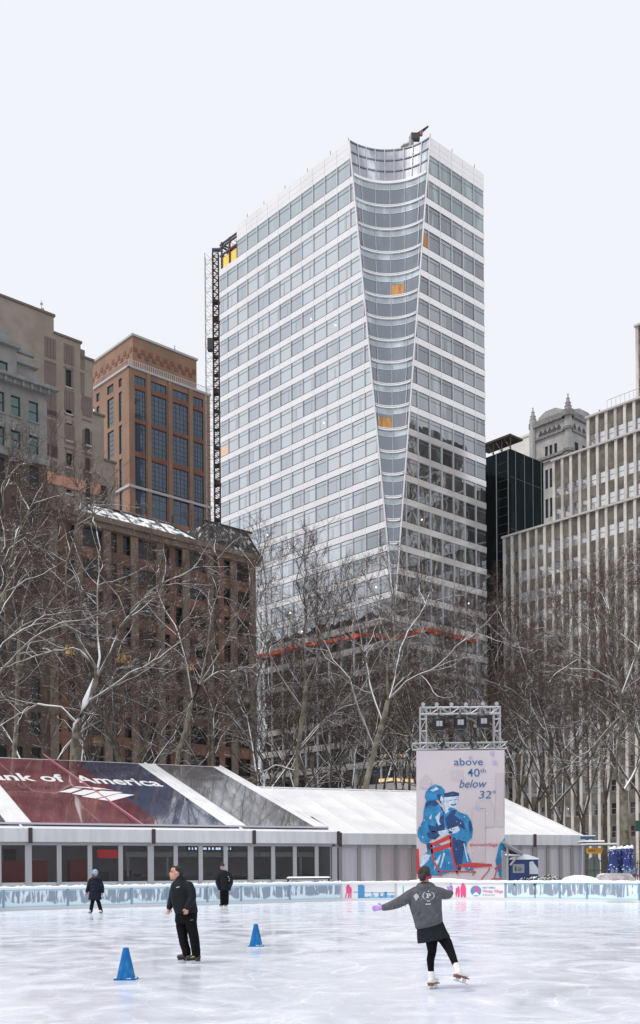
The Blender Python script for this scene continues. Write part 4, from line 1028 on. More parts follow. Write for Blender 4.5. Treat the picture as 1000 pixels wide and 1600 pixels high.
ct = empty('ticket_counter', tuple(G0 + dT * inn(300, 1350, 3)[0]), 'pale ticket counter with numbered fascia inside the tent', 'counter')
M_cf = mat('counter_fascia', (.5, .5, .52), .6)
a0, zf = inn(196, 1331, 2.2); a1 = inn(520, 1331, 2.2)[0]; zf0 = inn(300, 1339, 2.2)[1]
m = MB(); m.box(G0, dT, wT, (a0, a1), (2.2, 2.35), (zf0, zf)); m.build('fascia', [M_cf], ct)
m = MB(); m.box(G0, dT, wT, (a0, a1), (2.2, 2.8), (.13, 1.35)); m.build('desk', [mat('counter_desk', (.12, .13, .14), .5)], ct)
for k, px in enumerate((200, 232, 262, 314, 352, 392, 430, 470, 505)):
    a = inn(px, 1350, 2.2)[0]; m = MB(); m.box(G0, dT, wT, (a - .07, a + .07), (2.22, 2.3), (1.36, zf0 - .003)); m.build('upright', [M_cf], ct)
for t_, px in (('1', 294), ('2', 345), ('3', 404), ('4', 463)):
    a, z = inn(px, 1337.5, 2.15); text_on(t_, 'number', ct, G0 + dT * a + wT * 2.18 + UP * z, dT, UP, M_dark, height=.2, nrm=-wT)
a, z = inn(292, 1325.5, 1.2); m = MB(); a2 = inn(366, 1325.5, 1.2)[0]; m.box(G0, dT, wT, (a, a2), (1.2, 1.3), (z - .16, z + .12)); q = G0 + dT * a + wT * 1.2
led = tag(m.build('led_display', [mat('led_black', (.01, .01, .015), .4)], loc=(*q[:2], z)), 'long thin LED display glowing pale blue inside the tent', 'display')
m = MB(); rng_ = random.Random(3); u = a + .1
while u < a2 - .2:
    wq = rng_.uniform(.05, .16); m.box(G0, dT, wT, (u, u + wq), (1.19, 1.197), (z - .08, z + .05)); u += wq + rng_.choice((.03, .05, .12))
m.build('glowing_dots', [mat('led_glow', (.7, .8, 1), .4, emit=((.65, .75, 1), 1.4))], led)
rng_ = random.Random(5)
for k, px in enumerate((168, 178, 205, 214, 335, 420, 442, 500)):
    a, z = inn(px, 1358, 3.2); m = MB(); q = G0 + dT * a + wT * (3.2 + rng_.random()); h = rng_.uniform(1.3, 1.75)
    m.box(q, dT, wT, (-.22, .22), (-.15, .15), (.13, h * .6)); m.box(q, dT, wT, (-.3, .3), (-.2, .2), (h * .6 + .003, h * .62)); m.box(q, dT, wT, (-.25, .25), (-.02, .02), (h * .63, h))
    tag(m.build('ticket_machine', [mat('machine%d' % (k % 3), ((.07, .07, .09), (.25, .25, .27), (.2, .03, .03))[k % 3], .5)], loc=(*q[:2], .13)), '%s screen stand inside the tent, %s of the eight' % (('black', 'grey', 'dark red')[k % 3], ('first', 'second', 'third', 'fourth', 'fifth', 'sixth', 'seventh', 'last')[k]), 'stand', 'screen stands inside the tent')

# white tent
d2 = V3(1, .45, 0); d2 /= np.linalg.norm(d2); w2_ = V3(-d2[1], d2[0], 0)
F1 = at(527, 1303.5, 63.0); F1[2] = F1[2]
u2e = hit(F1, d2, 911, 1307)[0]; WD2 = 10.6; H2 = 3.55
wt = empty('white_tent', (F1[0], F1[1], 0), 'plain white pitched tent with fabric walls behind the tall banner', 'tent')
def R2(u, v, o=0.): return F1 + d2 * u + w2_ * (WD2 * v) + UP * (H2 * v + o)
m = MB(); nseg = 10; ub = [u2e * k / nseg for k in range(nseg + 1)]; m.poly([R2(-5.5, .35), R2(0, .35), R2(0, 1), R2(-5.5, 1)])
for k in range(nseg):
    for j in range(4):
        # membranes sag a little between the rafters
        def S_(a, b):
            u = ub[k] + (ub[k + 1] - ub[k]) * a; return R2(u, b, -.10 * math.sin(math.pi * a) * math.sin(math.pi * b) if 0 < a < 1 else 0)
        for i in range(6): m.poly([S_(i / 6, j / 4), S_((i + 1) / 6, j / 4), S_((i + 1) / 6, (j + 1) / 4), S_(i / 6, (j + 1) / 4)])
m.prism([R2(0, 1), F1 + w2_ * (2 * WD2), F1 + w2_ * (2 * WD2) + d2 * u2e, R2(u2e, 1)], V3(0, 0, -.08))
m.build('roof', [M_mem], wt)
m = MB()
for u in ub: m.tube([R2(u, 0, .03), R2(u, 1, .03)], .05, 5)
m.tube([R2(-5.5, 1, .04), R2(u2e, 1, .04)], .07, 5); m.build('roof_seams', [mat('seam_white', (.66, .67, .69), .5)], wt)
m = MB(); m.box(F1, d2, w2_, (-.1, u2e + .1), (-.1, .02), (-.62, .06)); m.build('valance', [M_val], wt)
m = MB(); m.prism([F1 + d2 * u2e, R2(u2e, 1), F1 + w2_ * (2 * WD2) + d2 * u2e], d2 * -.06); m.box(F1 * V3(1, 1, 0), d2, w2_, (u2e - .1, u2e), (0, 2 * WD2), (0, F1[2])); m.build('gable_wall', [M_fab], wt)
wp = [531, 560.5, 590, 617.5, 646, 672, 700, 728, 757, 785, 812, 835, 855, 875, 893, 910]
H0 = F1 * V3(1, 1, 0); wu = [hit(H0 + w2_ * .3, d2, p, 1350)[0] for p in wp]
M_post = mat('wall_post', (.3, .28, .28), .5)
for i, u in enumerate(wu):
    m = MB(); q = .12 if i not in (4, 11) else .17; m.box(H0, d2, w2_, (u - q, u + q), (.2, .36), (0, F1[2] - .55)); m.build('post', [M_post], wt)
M_pink = mat('pinkish_fabric_wall', (.5, .43, .46), .7, var=.08, scale=.6, stretch=(2, 2, .3))
for i, (a, b) in enumerate(zip(wu[:-1], wu[1:])):
    m = MB(); n = 8
    for k in range(n):
        ua, ub_ = a + .1 + (b - a - .2) * k / n, a + .1 + (b - a - .2) * (k + 1) / n; oa = .3 + .03 * math.sin(k * 2.1); ob2 = .3 + .03 * math.sin((k + 1) * 2.1)
        m.poly([H0 + d2 * ua + w2_ * oa, H0 + d2 * ub_ + w2_ * ob2, H0 + d2 * ub_ + w2_ * ob2 + UP * (F1[2] - .8), H0 + d2 * ua + w2_ * oa + UP * (F1[2] - .8)])
    m.build('wall_panel', [M_pink if i in (2, 3) else M_fab], wt)
m = MB(); m.box(H0, d2, w2_, (0, u2e), (.22, .34), (F1[2] - .82, F1[2] - .5)); m.build('header_beam', [mat('beam_grey', (.45, .45, .48), .5)], wt)
for px in (530, 834):
    u = hit(F1, d2, px, 1305)[0]; m = MB(); m.box(F1, d2, w2_, (u - .1, u + .1), (-.17, -.101), (-.75, .1)); m.build('gutter_strap', [M_dark], wt)

# ------------------------------------------------------------ ice, rink boards
bpx = [(0, 1424), (60, 1421.8), (150, 1419.2), (250, 1416.5), (380, 1412.5), (460, 1410), (532, 1408), (618, 1406.8), (705, 1406.3), (791, 1407), (874, 1408.2), (935, 1409.4), (1000, 1411)]
bp = [at(px, py, gy(px, py)) * V3(1, 1, 0) for px, py in bpx]
bp = [V3(-27, 20, 0), V3(-22.5, 27, 0), V3(-17.5, 35, 0)] + bp + [V3(20.5, 46.5, 0), V3(25, 37, 0), V3(27, 26, 0)]
def spl(t):
    i = int(min(max(t, 0), len(bp) - 1.001)); f = t - i; p0, p1, p2, p3 = bp[max(i - 1, 0)], bp[i], bp[i + 1], bp[min(i + 2, len(bp) - 1)]
    return .5 * ((2 * p1) + (p2 - p0) * f + (2 * p0 - 5 * p1 + 4 * p2 - p3) * f * f + (3 * p1 - p0 - 3 * p2 + p3) * f ** 3)
curve = [spl(t) for t in np.linspace(0, len(bp) - 1.002, 600)]; cpx = [500 + F * p[0] / p[1] for p in curve]
def bar(px): return curve[int(np.argmin([abs(c - px) for c in cpx]))]
m = MB(); m.poly([V3(30, -12, 0), *[c * V3(1, 1, 0) for c in curve[::-8]], V3(-30, -12, 0)])
mi_, nt, p = newmat('ice')
tc = N(nt, 'ShaderNodeTexCoord')
def tn(scale, st, det=5, dist=0.0, rot=0):
    mp = N(nt, 'ShaderNodeMapping'); mp.inputs['Scale'].default_value = st; mp.inputs['Rotation'].default_value = (0, 0, rot); no = N(nt, 'ShaderNodeTexNoise'); no.inputs['Scale'].default_value = scale; no.inputs['Detail'].default_value = det; no.inputs['Distortion'].default_value = dist
    nt.links.new(tc.outputs['Object'], mp.inputs[0]); nt.links.new(mp.outputs[0], no.inputs[0]); return no.outputs[0]
def ramp(i, a, b, ca, cb):
    cr = N(nt, 'ShaderNodeValToRGB'); cr.color_ramp.elements[0].position = a; cr.color_ramp.elements[1].position = b; cr.color_ramp.elements[0].color = (*ca, 1); cr.color_ramp.elements[1].color = (*cb, 1); nt.links.new(i, cr.inputs[0]); return cr.outputs[0]
def mixc(fac, a, b, mode='MIX'):
    q = N(nt, 'ShaderNodeMixRGB', blend_type=mode)
    for k, s_ in enumerate((fac, a, b)):
        if isinstance(s_, (int, float)): q.inputs[k].default_value = s_
        elif isinstance(s_, tuple): q.inputs[k].default_value = (*s_, 1)
        else: nt.links.new(s_, q.inputs[k])
    return q.outputs[0]
n1 = tn(.2, (1, .6, 1), 6, 1.2, .4); n2 = tn(.9, (.8, .7, 1), 7, 1.8, .25); n3 = tn(3, (.3, 1, 1), 5, 2.2, -.5); n6 = tn(.35, (1, .5, 1), 8, 2.5, .9)
c1 = ramp(n1, .36, .64, (.58, .63, .73), (.76, .79, .87)); c2 = ramp(n2, .25, .75, (.64, .69, .79), (.81, .83, .90))
c = mixc(.5, c1, c2); c = mixc(ramp(n3, .56, .70, (0, 0, 0), (.35, .35, .35)), c, (.9, .91, .95)); c = mixc(ramp(n6, .60, .72, (0, 0, 0), (.45, .45, .45)), c, (.55, .58, .69))
def scratch(scale, st, rot, wid, amt, dist=1.2):      # thin curved blade marks: contour lines of a soft noise
    global c
    q = tn(scale, st, 0.6, dist, rot); a = mth_('ABSOLUTE', mth_('SUBTRACT', q, .5), 0); c = mixc(ramp(a, 0, wid, (amt,) * 3, (0, 0, 0)), c, (.94, .95, .98))
def mth_(op, a, b):
    q = N(nt, 'ShaderNodeMath', operation=op)
    for k_, s_ in enumerate((a, b)):
        if isinstance(s_, (int, float)): q.inputs[k_].default_value = s_
        else: nt.links.new(s_, q.inputs[k_])
    return q.outputs[0]
for sc_, st_, ro_, wi_, am_ in ((.35, (1, 1, 1), .2, .004, .8), (.6, (1, .7, 1), 1.1, .0055, .7), (.9, (.7, 1, 1), 2.0, .007, .6), (1.5, (1, .6, 1), -.8, .010, .5), (.22, (1, 1, 1), 2.7, .003, .8), (2.3, (.6, 1, 1), .6, .014, .4)): scratch(sc_, st_, ro_, wi_, am_)
rs_ = tn(.28, (.5, 1.6, 1), 3, .4, .1); c = mixc(ramp(rs_, .66, .74, (0, 0, 0), (.3, .3, .3)), c, (.5, .40, .50))
nt.links.new(c, p.inputs['Base Color'])
rr_ = ramp(n2, .35, .65, (.09, .09, .09), (.32, .32, .32)); nt.links.new(rr_, p.inputs['Roughness']); p.inputs['IOR'].default_value = 1.33
bb = N(nt, 'ShaderNodeBump'); bb.inputs['Strength'].default_value = .12; bb.inputs['Distance'].default_value = .006; nt.links.new(n3, bb.inputs['Height']); nt.links.new(bb.outputs[0], p.inputs['Normal'])
tag(m.build('ice_rink', [mi_]), kind='structure')

# icy printed board material
mb_, nt, p = newmat('icy_board'); p.inputs['Roughness'].default_value = .25
tc = N(nt, 'ShaderNodeTexCoord'); sx = N(nt, 'ShaderNodeSeparateXYZ'); nt.links.new(tc.outputs['Object'], sx.inputs[0])
zz = sx.outputs['Z']
def mth(op, a, b):
    q = N(nt, 'ShaderNodeMath', operation=op)
    for k, s_ in enumerate((a, b)):
        if isinstance(s_, (int, float)): q.inputs[k].default_value = s_
        else: nt.links.new(s_, q.inputs[k])
    return q.outputs[0]
def sstep(v, a, b):
    q = N(nt, 'ShaderNodeMapRange'); q.inputs[1].default_value = a; q.inputs[2].default_value = b; nt.links.new(v, q.inputs[0]); return q.outputs[0]
icl = tn(4.6, (1, 1, .16), 6, 1.2); big = tn(1.3, (1, 1, .5), 4); 
cc = mixc(sstep(mth('ADD', icl, 0), .50, .58), (.26, .31, .38), (.70, .82, .88))
zn = mth('ADD', zz, mth('MULTIPLY', mth('SUBTRACT', big, .5), .7))
cc = mixc(sstep(zn, .34, .28), cc, (.66, .80, .86)); 
zn2 = mth('ADD', zz, mth('MULTIPLY', mth('SUBTRACT', icl, .5), .55)); cc = mixc(sstep(zn2, .80, .86), cc, (.70, .80, .85))
cc = mixc(sstep(zz, .80, .86), cc, (.36, .62, .72)); cc = mixc(sstep(mth('SUBTRACT', 1, zz), .78, .84), cc, (.40, .66, .74))
nt.links.new(cc, p.inputs['Base Color'])
bar_ = empty('rink_barrier', tuple(bar(532)), 'low curved rink barrier of icy blue printed boards with a snow covered top rail', 'barrier')
seams = [6, 105, 204, 262, 324, 376, 452, 532, 618, 705, 790.7, 874, 917.6, 1000]
sp_ = [curve[0], curve[60], curve[int(np.argmin([abs(c + 330) for c in cpx]))], bar(-180), bar(-85)] + [bar(q) for q in seams] + [bar(1090), bar(1200)] + [curve[-30], curve[-1]]
M_kick = mat('kick_plate', (.66, .67, .68), .5); M_wboard = mat('white_board', (.80, .79, .78), .35, var=.03, scale=1); M_stud = mat('board_post', (.2, .32, .42), .4)
BHT = 1.0
chords = []
for i, (a, b) in enumerate(zip(sp_[:-1], sp_[1:])):
    a = a * V3(1, 1, 0); b = b * V3(1, 1, 0); d = b - a; L = np.linalg.norm(d); d /= L; n = V3(-d[1], d[0], 0); chords.append((a, d, n, L))
    white = 12 <= i <= 14; white = i in (5 + 7, 5 + 8, 5 + 9)
    m = MB(); m.box(a, d, n, (.02, L - .02), (0, .06), (.14, BHT - .1)); m.build('board', [M_wboard if white else mb_], bar_)
    m = MB(); m.box(a, d, n, (0, L), (-.03, .08), (0, .138)); m.build('kick_plate', [M_kick], bar_)
    m = MB(); m.box(a, d, n, (-.05, .05), (-.025, -.002), (.14, BHT - .1)); m.build('post', [mat('grey_stud', (.5, .52, .55), .4) if white else M_stud], bar_)
    m = MB(); m.box(a, d, n, (-.06, L + .06), (-.05, .12), (BHT - .1, BHT - .02)); m.build('top_rail', [M_wboard], bar_)
    m = MB(); nn = 22; vs = []
    for k in range(nn + 1):
        h = .035 + .05 * abs(math.sin(k * 1.7 + i * 3) * math.sin(k * .43 + i)) * (1.6 if i < 12 else .7); q = a + d * (L * k / nn)
        vs += [q - n * .03 + UP * (BHT - .018), q + n * .03 + UP * (BHT - .018 + h), q + n * .12 + UP * (BHT - .018)]
    fs = []
    for k in range(nn): fs += [(3 * k, 3 * k + 3, 3 * k + 4, 3 * k + 1), (3 * k + 1, 3 * k + 4, 3 * k + 5, 3 * k + 2)]
    m.add(vs, fs); m.build('snow_ridge', [M_snow], bar_)
# printed graphics on the white boards
def onbar(i, px, py, o=.012):
    a, d, n, L = chords[i]; s_, z_ = hit(a - n * o, d, px, py); return a - n * o + d * s_ + UP * z_
M_pk = mat('pink_print', (.75, .08, .25), .4); M_bl = mat('skyline_blue_print', (.05, .28, .55), .4); M_cy = mat('cyan_print', (.2, .5, .7), .4)
i0 = 12
m = MB()
for (cx, s_) in ((545, 1), (722, 1.1)):
    ii = i0 if cx < 600 else i0 + 2
    if cx < 600:
        shp = [[(543, 1382), (545.5, 1382), (547, 1386), (547, 1394), (545.5, 1404), (543.5, 1404), (544, 1396), (542, 1396), (540.5, 1404), (539, 1404), (541, 1394), (540.5, 1387)], [(546.5, 1386.5), (548.5, 1386), (550, 1391), (549, 1397), (549, 1404), (547.5, 1404), (547.3, 1397)]]
    else:
        shp = [[(715, 1385), (717.5, 1385), (718.5, 1393), (717.5, 1404), (715.5, 1404), (715, 1396), (713.5, 1393)], [(721.5, 1380.5), (725, 1380.5), (728, 1387), (728, 1396), (727.5, 1404.5), (725, 1404.5), (723.5, 1397), (722, 1404), (720, 1404), (719.3, 1388)], [(712.5, 1387), (714.5, 1387), (714, 1397), (712.5, 1404), (711.5, 1396)]]
    for q in shp: m.prism([onbar(ii, a, b) for a, b in q], chords[ii][2] * -.003)
m.build('figure_print', [M_pk], bar_)
m = MB()
def bx_(i, x0, x1, y0, y1, mi=0): m.prism([onbar(i, x0, y1), onbar(i, x1, y1), onbar(i, x1, y0), onbar(i, x0, y0)], chords[i][2] * -.003, mi)
for x0, x1, y in ((559.5, 561.5, 1383), (561.7, 567, 1382.5), (567.2, 569.5, 1383.5)): bx_(i0, x0, x1, y, 1404.5)
bx_(i0, 552, 559.4, 1393.5, 1394.5); bx_(i0, 569.6, 617, 1394.5, 1395.3)
rng_ = random.Random(2); x = 570.
while x < 616:
    w_ = rng_.uniform(1.2, 3.5); bx_(i0, x, x + w_, 1404.5 - rng_.choice((3, 4, 5, 6, 9, 11)), 1404.5, rng_.choice((0, 1))); x += w_ + .3
x = 626.
while x < 704:
    w_ = rng_.uniform(1.2, 3.5); bx_(i0 + 1, x, x + w_, 1404.5 - (20 if 627.5 < x < 631 else rng_.choice((2, 3, 4, 7))), 1404.5, rng_.choice((0, 1))); x += w_ + .3
m.build('skyline_print', [M_bl, M_cy], bar_)
def disc(i, cx, cy, rx, ry, mt, name, o=.012):
    m = MB(); m.prism([onbar(i, cx + rx * math.cos(t), cy + ry * math.sin(t), o) for t in np.linspace(0, 2 * math.pi, 20)[:-1]], chords[i][2] * -.002); return m.build(name, [mt], bar_)
lg = disc(i0 + 2, 743.5, 1392, 8.3, 8.3, M_bl, 'round_logo')
m = MB(); ii = i0 + 2
for q in ([(741, 1388), (745, 1384), (748, 1389), (747, 1397), (743, 1397)],): m.prism([onbar(ii, a, b, .018) for a, b in q], chords[ii][2] * -.002, 0)
for q in ([(738, 1399), (749, 1399), (747, 1396), (744, 1394), (740, 1396)],): m.prism([onbar(ii, a, b, .021) for a, b in q], chords[ii][2] * -.002, 1)
m.build('logo_mark', [M_pk, M_whp], lg)
a_, d_, n_, L_ = chords[ii]
text_on('Winter Village', 'lettering', bar_, onbar(ii, 754, 1394.8), d_, UP, M_pk, width=float(np.linalg.norm(onbar(ii, 786, 1394) - onbar(ii, 754, 1394))), height=.17, bold=.006, nrm=-n_)
text_on('BANK OF AMERICA', 'lettering', bar_, onbar(ii, 754, 1388.3), d_, UP, M_bl, width=float(np.linalg.norm(onbar(ii, 774, 1394) - onbar(ii, 754, 1394))), height=.09, bold=.01, nrm=-n_)
text_on('at Bryant Park', 'lettering', bar_, onbar(ii, 754, 1399.3), d_, UP, M_bl, width=float(np.linalg.norm(onbar(ii, 773, 1394) - onbar(ii, 754, 1394))), height=.09, nrm=-n_)

# ------------------------------------------------------------ banner and lighting truss
BY = 60.0
def bnp(px, py, o=0.0): return at(px, py, BY) - Y_ * (o * .3)
q0 = at(719, 1372, BY)
ban = empty('tall_banner', (q0[0], BY, 0), 'tall pale pink banner reading above 40th below 32 with a blue couple and red chairs', 'banner')
M_bann = mat('banner_cloth', (.56, .50, .53), .7, var=.05, scale=.3)
m = MB(); nx, ny = 24, 30; cs = [bnp(650.5, 1173), bnp(788.5, 1172), bnp(789, 1388), bnp(651, 1388)]; vs = []
for j in range(ny + 1):
    for i in range(nx + 1):
        u, v = i / nx, j / ny; p_ = (cs[0] * (1 - u) + cs[1] * u) * (1 - v) + (cs[3] * (1 - u) + cs[2] * u) * v
        vs.append(p_ + Y_ * (.02 + .012 * math.sin(7 * u + 5 * v) + .008 * math.sin(19 * u - 11 * v)))
m.add(vs, [(j * (nx + 1) + i, (j + 1) * (nx + 1) + i, (j + 1) * (nx + 1) + i + 1, j * (nx + 1) + i + 1) for j in range(ny) for i in range(nx)]); m.build('cloth', [M_bann], ban, smooth=True)
def B(zx, zy): return 620 + zx * .2, 1080 + zy * .2      # zoomed-picture coordinates of the artwork
def art(name, mt, polys, o, parent=None, each=False):
    if each:
        for q in polys: art(name, mt, [q], o, parent)
        return
    m = MB()
    for q in polys: m.poly([bnp(*B(a, b), o) for a, b in q][::-1])
    return m.build(name, [mt], parent or ban)
M_bl1 = mat('ink_mid_blue', (.02, .20, .42), .6, var=.25, scale=3); M_bl2 = mat('ink_navy', (.012, .05, .16), .6, var=.25, scale=4); M_bl3 = mat('ink_pale', (.5, .6, .72), .6, var=.2, scale=5); M_rd = mat('ink_red', (.5, .045, .05), .6)
M_shade = mat('ink_faint_mauve', (.51, .45, .485), .7)
art('faint_tower_print', M_shade, [[(590, 920), (690, 920), (690, 1340), (590, 1340)], [(625, 860), (740, 860), (740, 900), (760, 900), (760, 1060), (692, 1060), (692, 915), (625, 915)], [(180, 700), (230, 650), (270, 700), (270, 760), (180, 760)], [(425, 620), (520, 620), (520, 700), (425, 700)], [(775, 640), (835, 640), (835, 1060), (775, 1060)]], .008, each=True)
art('coat_print', M_bl1, [
    [(225, 790), (260, 745), (300, 728), (350, 745), (375, 775), (370, 830), (350, 850), (290, 850), (235, 870), (218, 830)],
    [(225, 865), (300, 850), (345, 900), (375, 960), (375, 1090), (330, 1110), (250, 1180), (240, 1195), (190, 1180), (160, 1130), (165, 1080), (205, 1010), (210, 930)],
    [(375, 930), (430, 905), (500, 950), (550, 965), (580, 1010), (597, 1080), (590, 1140), (550, 1180), (540, 1240), (570, 1300), (600, 1400), (540, 1400), (500, 1300), (440, 1200), (420, 1120), (375, 1060)],
    [(230, 1190), (300, 1180), (440, 1250), (470, 1400), (330, 1440), (200, 1440), (175, 1380), (200, 1300), (240, 1250)],
    [(845, 1140), (845, 1455), (800, 1455), (770, 1330), (800, 1200)]], .016)
art('navy_shading_print', M_bl2, [
    [(235, 860), (300, 850), (330, 880), (300, 900), (250, 890), (225, 930), (222, 880)], [(365, 960), (375, 1090), (330, 1105), (260, 1100), (240, 1040), (300, 1060), (320, 1000)],
    [(375, 1000), (430, 930), (470, 925), (450, 970), (520, 1020), (540, 1080), (480, 1060), (400, 1080)], [(440, 1140), (540, 1180), (520, 1260), (500, 1400), (460, 1400), (440, 1260), (420, 1200)],
    [(230, 1110), (290, 1090), (340, 1125), (300, 1160), (250, 1150)], [(230, 1190), (270, 1185), (262, 1240), (236, 1230)], [(340, 905), (352, 905), (372, 950), (368, 965)], [(365, 800), (440, 782), (486, 795), (487, 818), (440, 822), (370, 828)], [(310, 810), (345, 800), (358, 850), (345, 880), (325, 850)],
    [(560, 1010), (580, 1020), (590, 1080), (575, 1120), (560, 1060)]], .022)
art('pale_highlights_print', M_bl3, [
    [(372, 828), (470, 824), (475, 850), (468, 905), (440, 915), (415, 900), (395, 930), (378, 925), (368, 880)], [(345, 815), (358, 830), (366, 850), (356, 880), (338, 850)], [(320, 1095), (400, 1080), (480, 1052), (492, 1085), (470, 1105), (380, 1125), (340, 1130)],
    [(375, 925), (410, 935), (380, 960)], [(260, 775), (310, 750), (330, 765), (280, 785)], [(300, 985), (340, 940), (330, 1020), (345, 1040), (325, 1050)], [(205, 1270), (265, 1280), (235, 1335), (185, 1380), (180, 1340)], [(300, 1330), (345, 1270), (330, 1330), (290, 1400)], [(365, 1260), (378, 1265), (345, 1380), (335, 1380)], [(250, 990), (275, 960), (268, 1005)], [(815, 1240), (835, 1255), (830, 1310), (815, 1300)], [(520, 1190), (528, 1190), (560, 1330), (550, 1330)]], .028, each=True)
art('face_detail_print', M_bl2, [[(412, 852), (432, 846), (434, 851), (414, 857)], [(448, 846), (466, 842), (467, 847), (450, 851)], [(418, 878), (440, 886), (466, 874), (462, 888), (440, 896), (424, 892)], [(340, 858), (350, 862), (349, 866), (340, 863)], [(400, 1100), (415, 1090), (438, 1098), (432, 1112), (410, 1115)], [(398, 1084), (408, 1080), (411, 1088), (402, 1092)], [(420, 1076), (430, 1073), (433, 1082), (423, 1085)], [(444, 1076), (452, 1080), (448, 1088), (441, 1085)]], .034)
def stroke(pts, w):
    out = []
    for (a, b), (c, d) in zip(pts[:-1], pts[1:]):
        L = math.hypot(c - a, d - b); nx_, ny_ = -(d - b) / L * w / 2, (c - a) / L * w / 2; out.append([(a + nx_, b + ny_), (c + nx_, d + ny_), (c - nx_, d - ny_), (a - nx_, b - ny_)])
    return out
art('red_chair_print', M_rd, [[(258, 1195), (415, 1118), (425, 1150), (262, 1222)], [(262, 1235), (425, 1180), (428, 1215), (270, 1270)]] + stroke([(268, 1200), (280, 1300), (330, 1420)], 14) + stroke([(420, 1130), (432, 1280), (475, 1430)], 16) + stroke([(320, 1408), (620, 1412)], 10) + stroke([(330, 1420), (350, 1445)], 10) + stroke([(610, 1412), (590, 1440)], 9)
    + [[(480, 1355), (560, 1340), (740, 1350), (745, 1368), (600, 1380), (500, 1372)]] + stroke([(725, 1375), (715, 1405), (660, 1470)], 8) + [[(150, 1230), (170, 1230), (180, 1420), (150, 1430)]] + stroke([(765, 1390), (845, 1345)], 16) + stroke([(780, 1395), (762, 1460)], 8) + stroke([(740, 1466), (840, 1466)], 8), .040)
fl_ = MB(); rng_ = random.Random(9)
for k in range(110):
    cx, cy = rng_.uniform(160, 835), rng_.uniform(480, 1440); r_ = rng_.choice((2, 2, 3, 3, 4, 5)) if k > 4 else rng_.uniform(12, 22)
    fl_.prism([bnp(*B(cx + r_ * math.cos(t), cy + r_ * math.sin(t)), .046) for t in np.linspace(0, 2 * math.pi, 9)[:-1]], V3(0, -.0005, 0), 0 if k > 4 else 1)
tag(fl_.build('snowflake_print', [mat('flake_white', (.72, .7, .74), .7), mat('flake_lilac', (.4, .4, .62), .7)], ban))
M_tx = mat('text_blue', (.03, .13, .29), .6)
def btext(t, x0, x1, yb, h, shear=0, mt=M_tx, bold=0):
    a = bnp(*B(x0, yb), .02); b = bnp(*B(x1, yb), .02); text_on(t, 'lettering', ban, a, X, UP, mt, width=(b - a)[0], height=h * .2 * BY / F, shear=shear, bold=bold, nrm=-Y_, off=.004)
btext('above', 447, 673, 580, 58, bold=.004); btext('40', 550, 648, 668, 64, bold=.004); btext('th', 652, 694, 636, 34); btext('below', 487, 704, 754, 64, .3, bold=.004); btext('32', 640, 738, 838, 60, .15); btext('°', 748, 772, 838, 60, 0)
btext('#wintervillage', 570, 788, 1212, 26, 0, M_rd, .006)

tru = empty('lighting_truss', (q0[0], BY + .5, 0), 'grey aluminium lighting truss frame standing behind and above the banner', 'truss')
M_tr = mat('truss_aluminium', (.42, .42, .44), .4, .4, snow=(4, .4), snowth=.5)
def truss(name, a, b, w, n):
    a = np.array(a); b = np.array(b); d = b - a; L = np.linalg.norm(d); d /= L; s1 = Y_ * w / 2; s2 = np.cross(d, Y_) * w / 2; m = MB()
    for i in (-1, 1):
        for j in (-1, 1): m.tube([a + s1 * i + s2 * j, b + s1 * i + s2 * j], .035, 5)
    for k in range(n):
        p, q = a + d * L * k / n, a + d * L * (k + 1) / n
        for j in (-1, 1): m.tube([p + s1 * j - s2 * (1 if k % 2 else -1), q + s1 * j + s2 * (1 if k % 2 else -1)], .022, 4); m.tube([p + s2 * j - s1, p + s2 * j + s1], .02, 4); m.tube([p + s1 * j - s2, p + s1 * j + s2], .02, 4)
    m.build(name, [M_tr], tru)
TY = BY + .55
def tp(px, py): return at(px, py, TY)
for px in (661, 776):
    a = tp(px, 1160); a[2] = 0; b = tp(px, 1105); truss('leg_truss', a, b, .36, 16)
truss('top_truss', tp(657, 1111), tp(781, 1110), .38, 8); truss('cross_truss', tp(644, 1167), tp(792, 1165), .36, 12)
M_bk = mat('lamp_black', (.008, .008, .01), .5, snow=(5, .44), snowth=.75); M_lens = mat('lens_grey', (.36, .38, .41), .3, .2)
for px, py, side in ((685, 1131, 'left'), (718, 1129, 'middle'), (754, 1127, 'right')):
    q = tp(px, py) - Y_ * .25; e = empty('floodlight', q, '%s of the three square black floodlights hung in the truss' % side, 'floodlight', 'square floodlights in the truss')
    m = MB(); m.loft([(q[0], q[1], q[2] - .42, .25, .2), (q[0], q[1], q[2] - .3, .37, .25), (q[0], q[1], q[2] + .22, .37, .25), (q[0], q[1], q[2] + .34, .27, .2)], 8); m.build('housing', [M_bk], e)
    m = MB(); m.cube((q[0] - .17, q[0] - .01), (q[1] - .27, q[1] - .245), (q[2] - .2, q[2] + .1)); m.cube((q[0] + .01, q[0] + .17), (q[1] - .27, q[1] - .245), (q[2] - .2, q[2] + .1)); m.build('lens', [M_lens], e)
    m = MB(); m.tube([q + V3(-.32, 0, 0), q + V3(-.32, 0, .42), q + V3(.32, 0, .42), q + V3(.32, 0, 0)], .03, 5); m.tube([q + UP * .42, q + UP * .55], .04, 5); m.build('yoke', [M_bk], e)
for k, px in enumerate((661, 682, 705, 727.5, 754, 775.5)):
    q = tp(px, 1101 - (k > 3)); e = empty('round_lamp', q, 'small round lamp on top of the truss, %s from the left' % ('first', 'second', 'third', 'fourth', 'fifth', 'sixth')[k], 'lamp', 'round lamps on the truss')
    m = MB(); m.tube([q - Y_ * .1, q + Y_ * .12], [.14, .09], 12); m.tube([q - UP * .32, q], .03, 5); m.build('housing', [M_bk], e)
    m = MB(); m.tube([q - Y_ * .115, q - Y_ * .102], .12, 12); m.build('lens', [M_lens], e)
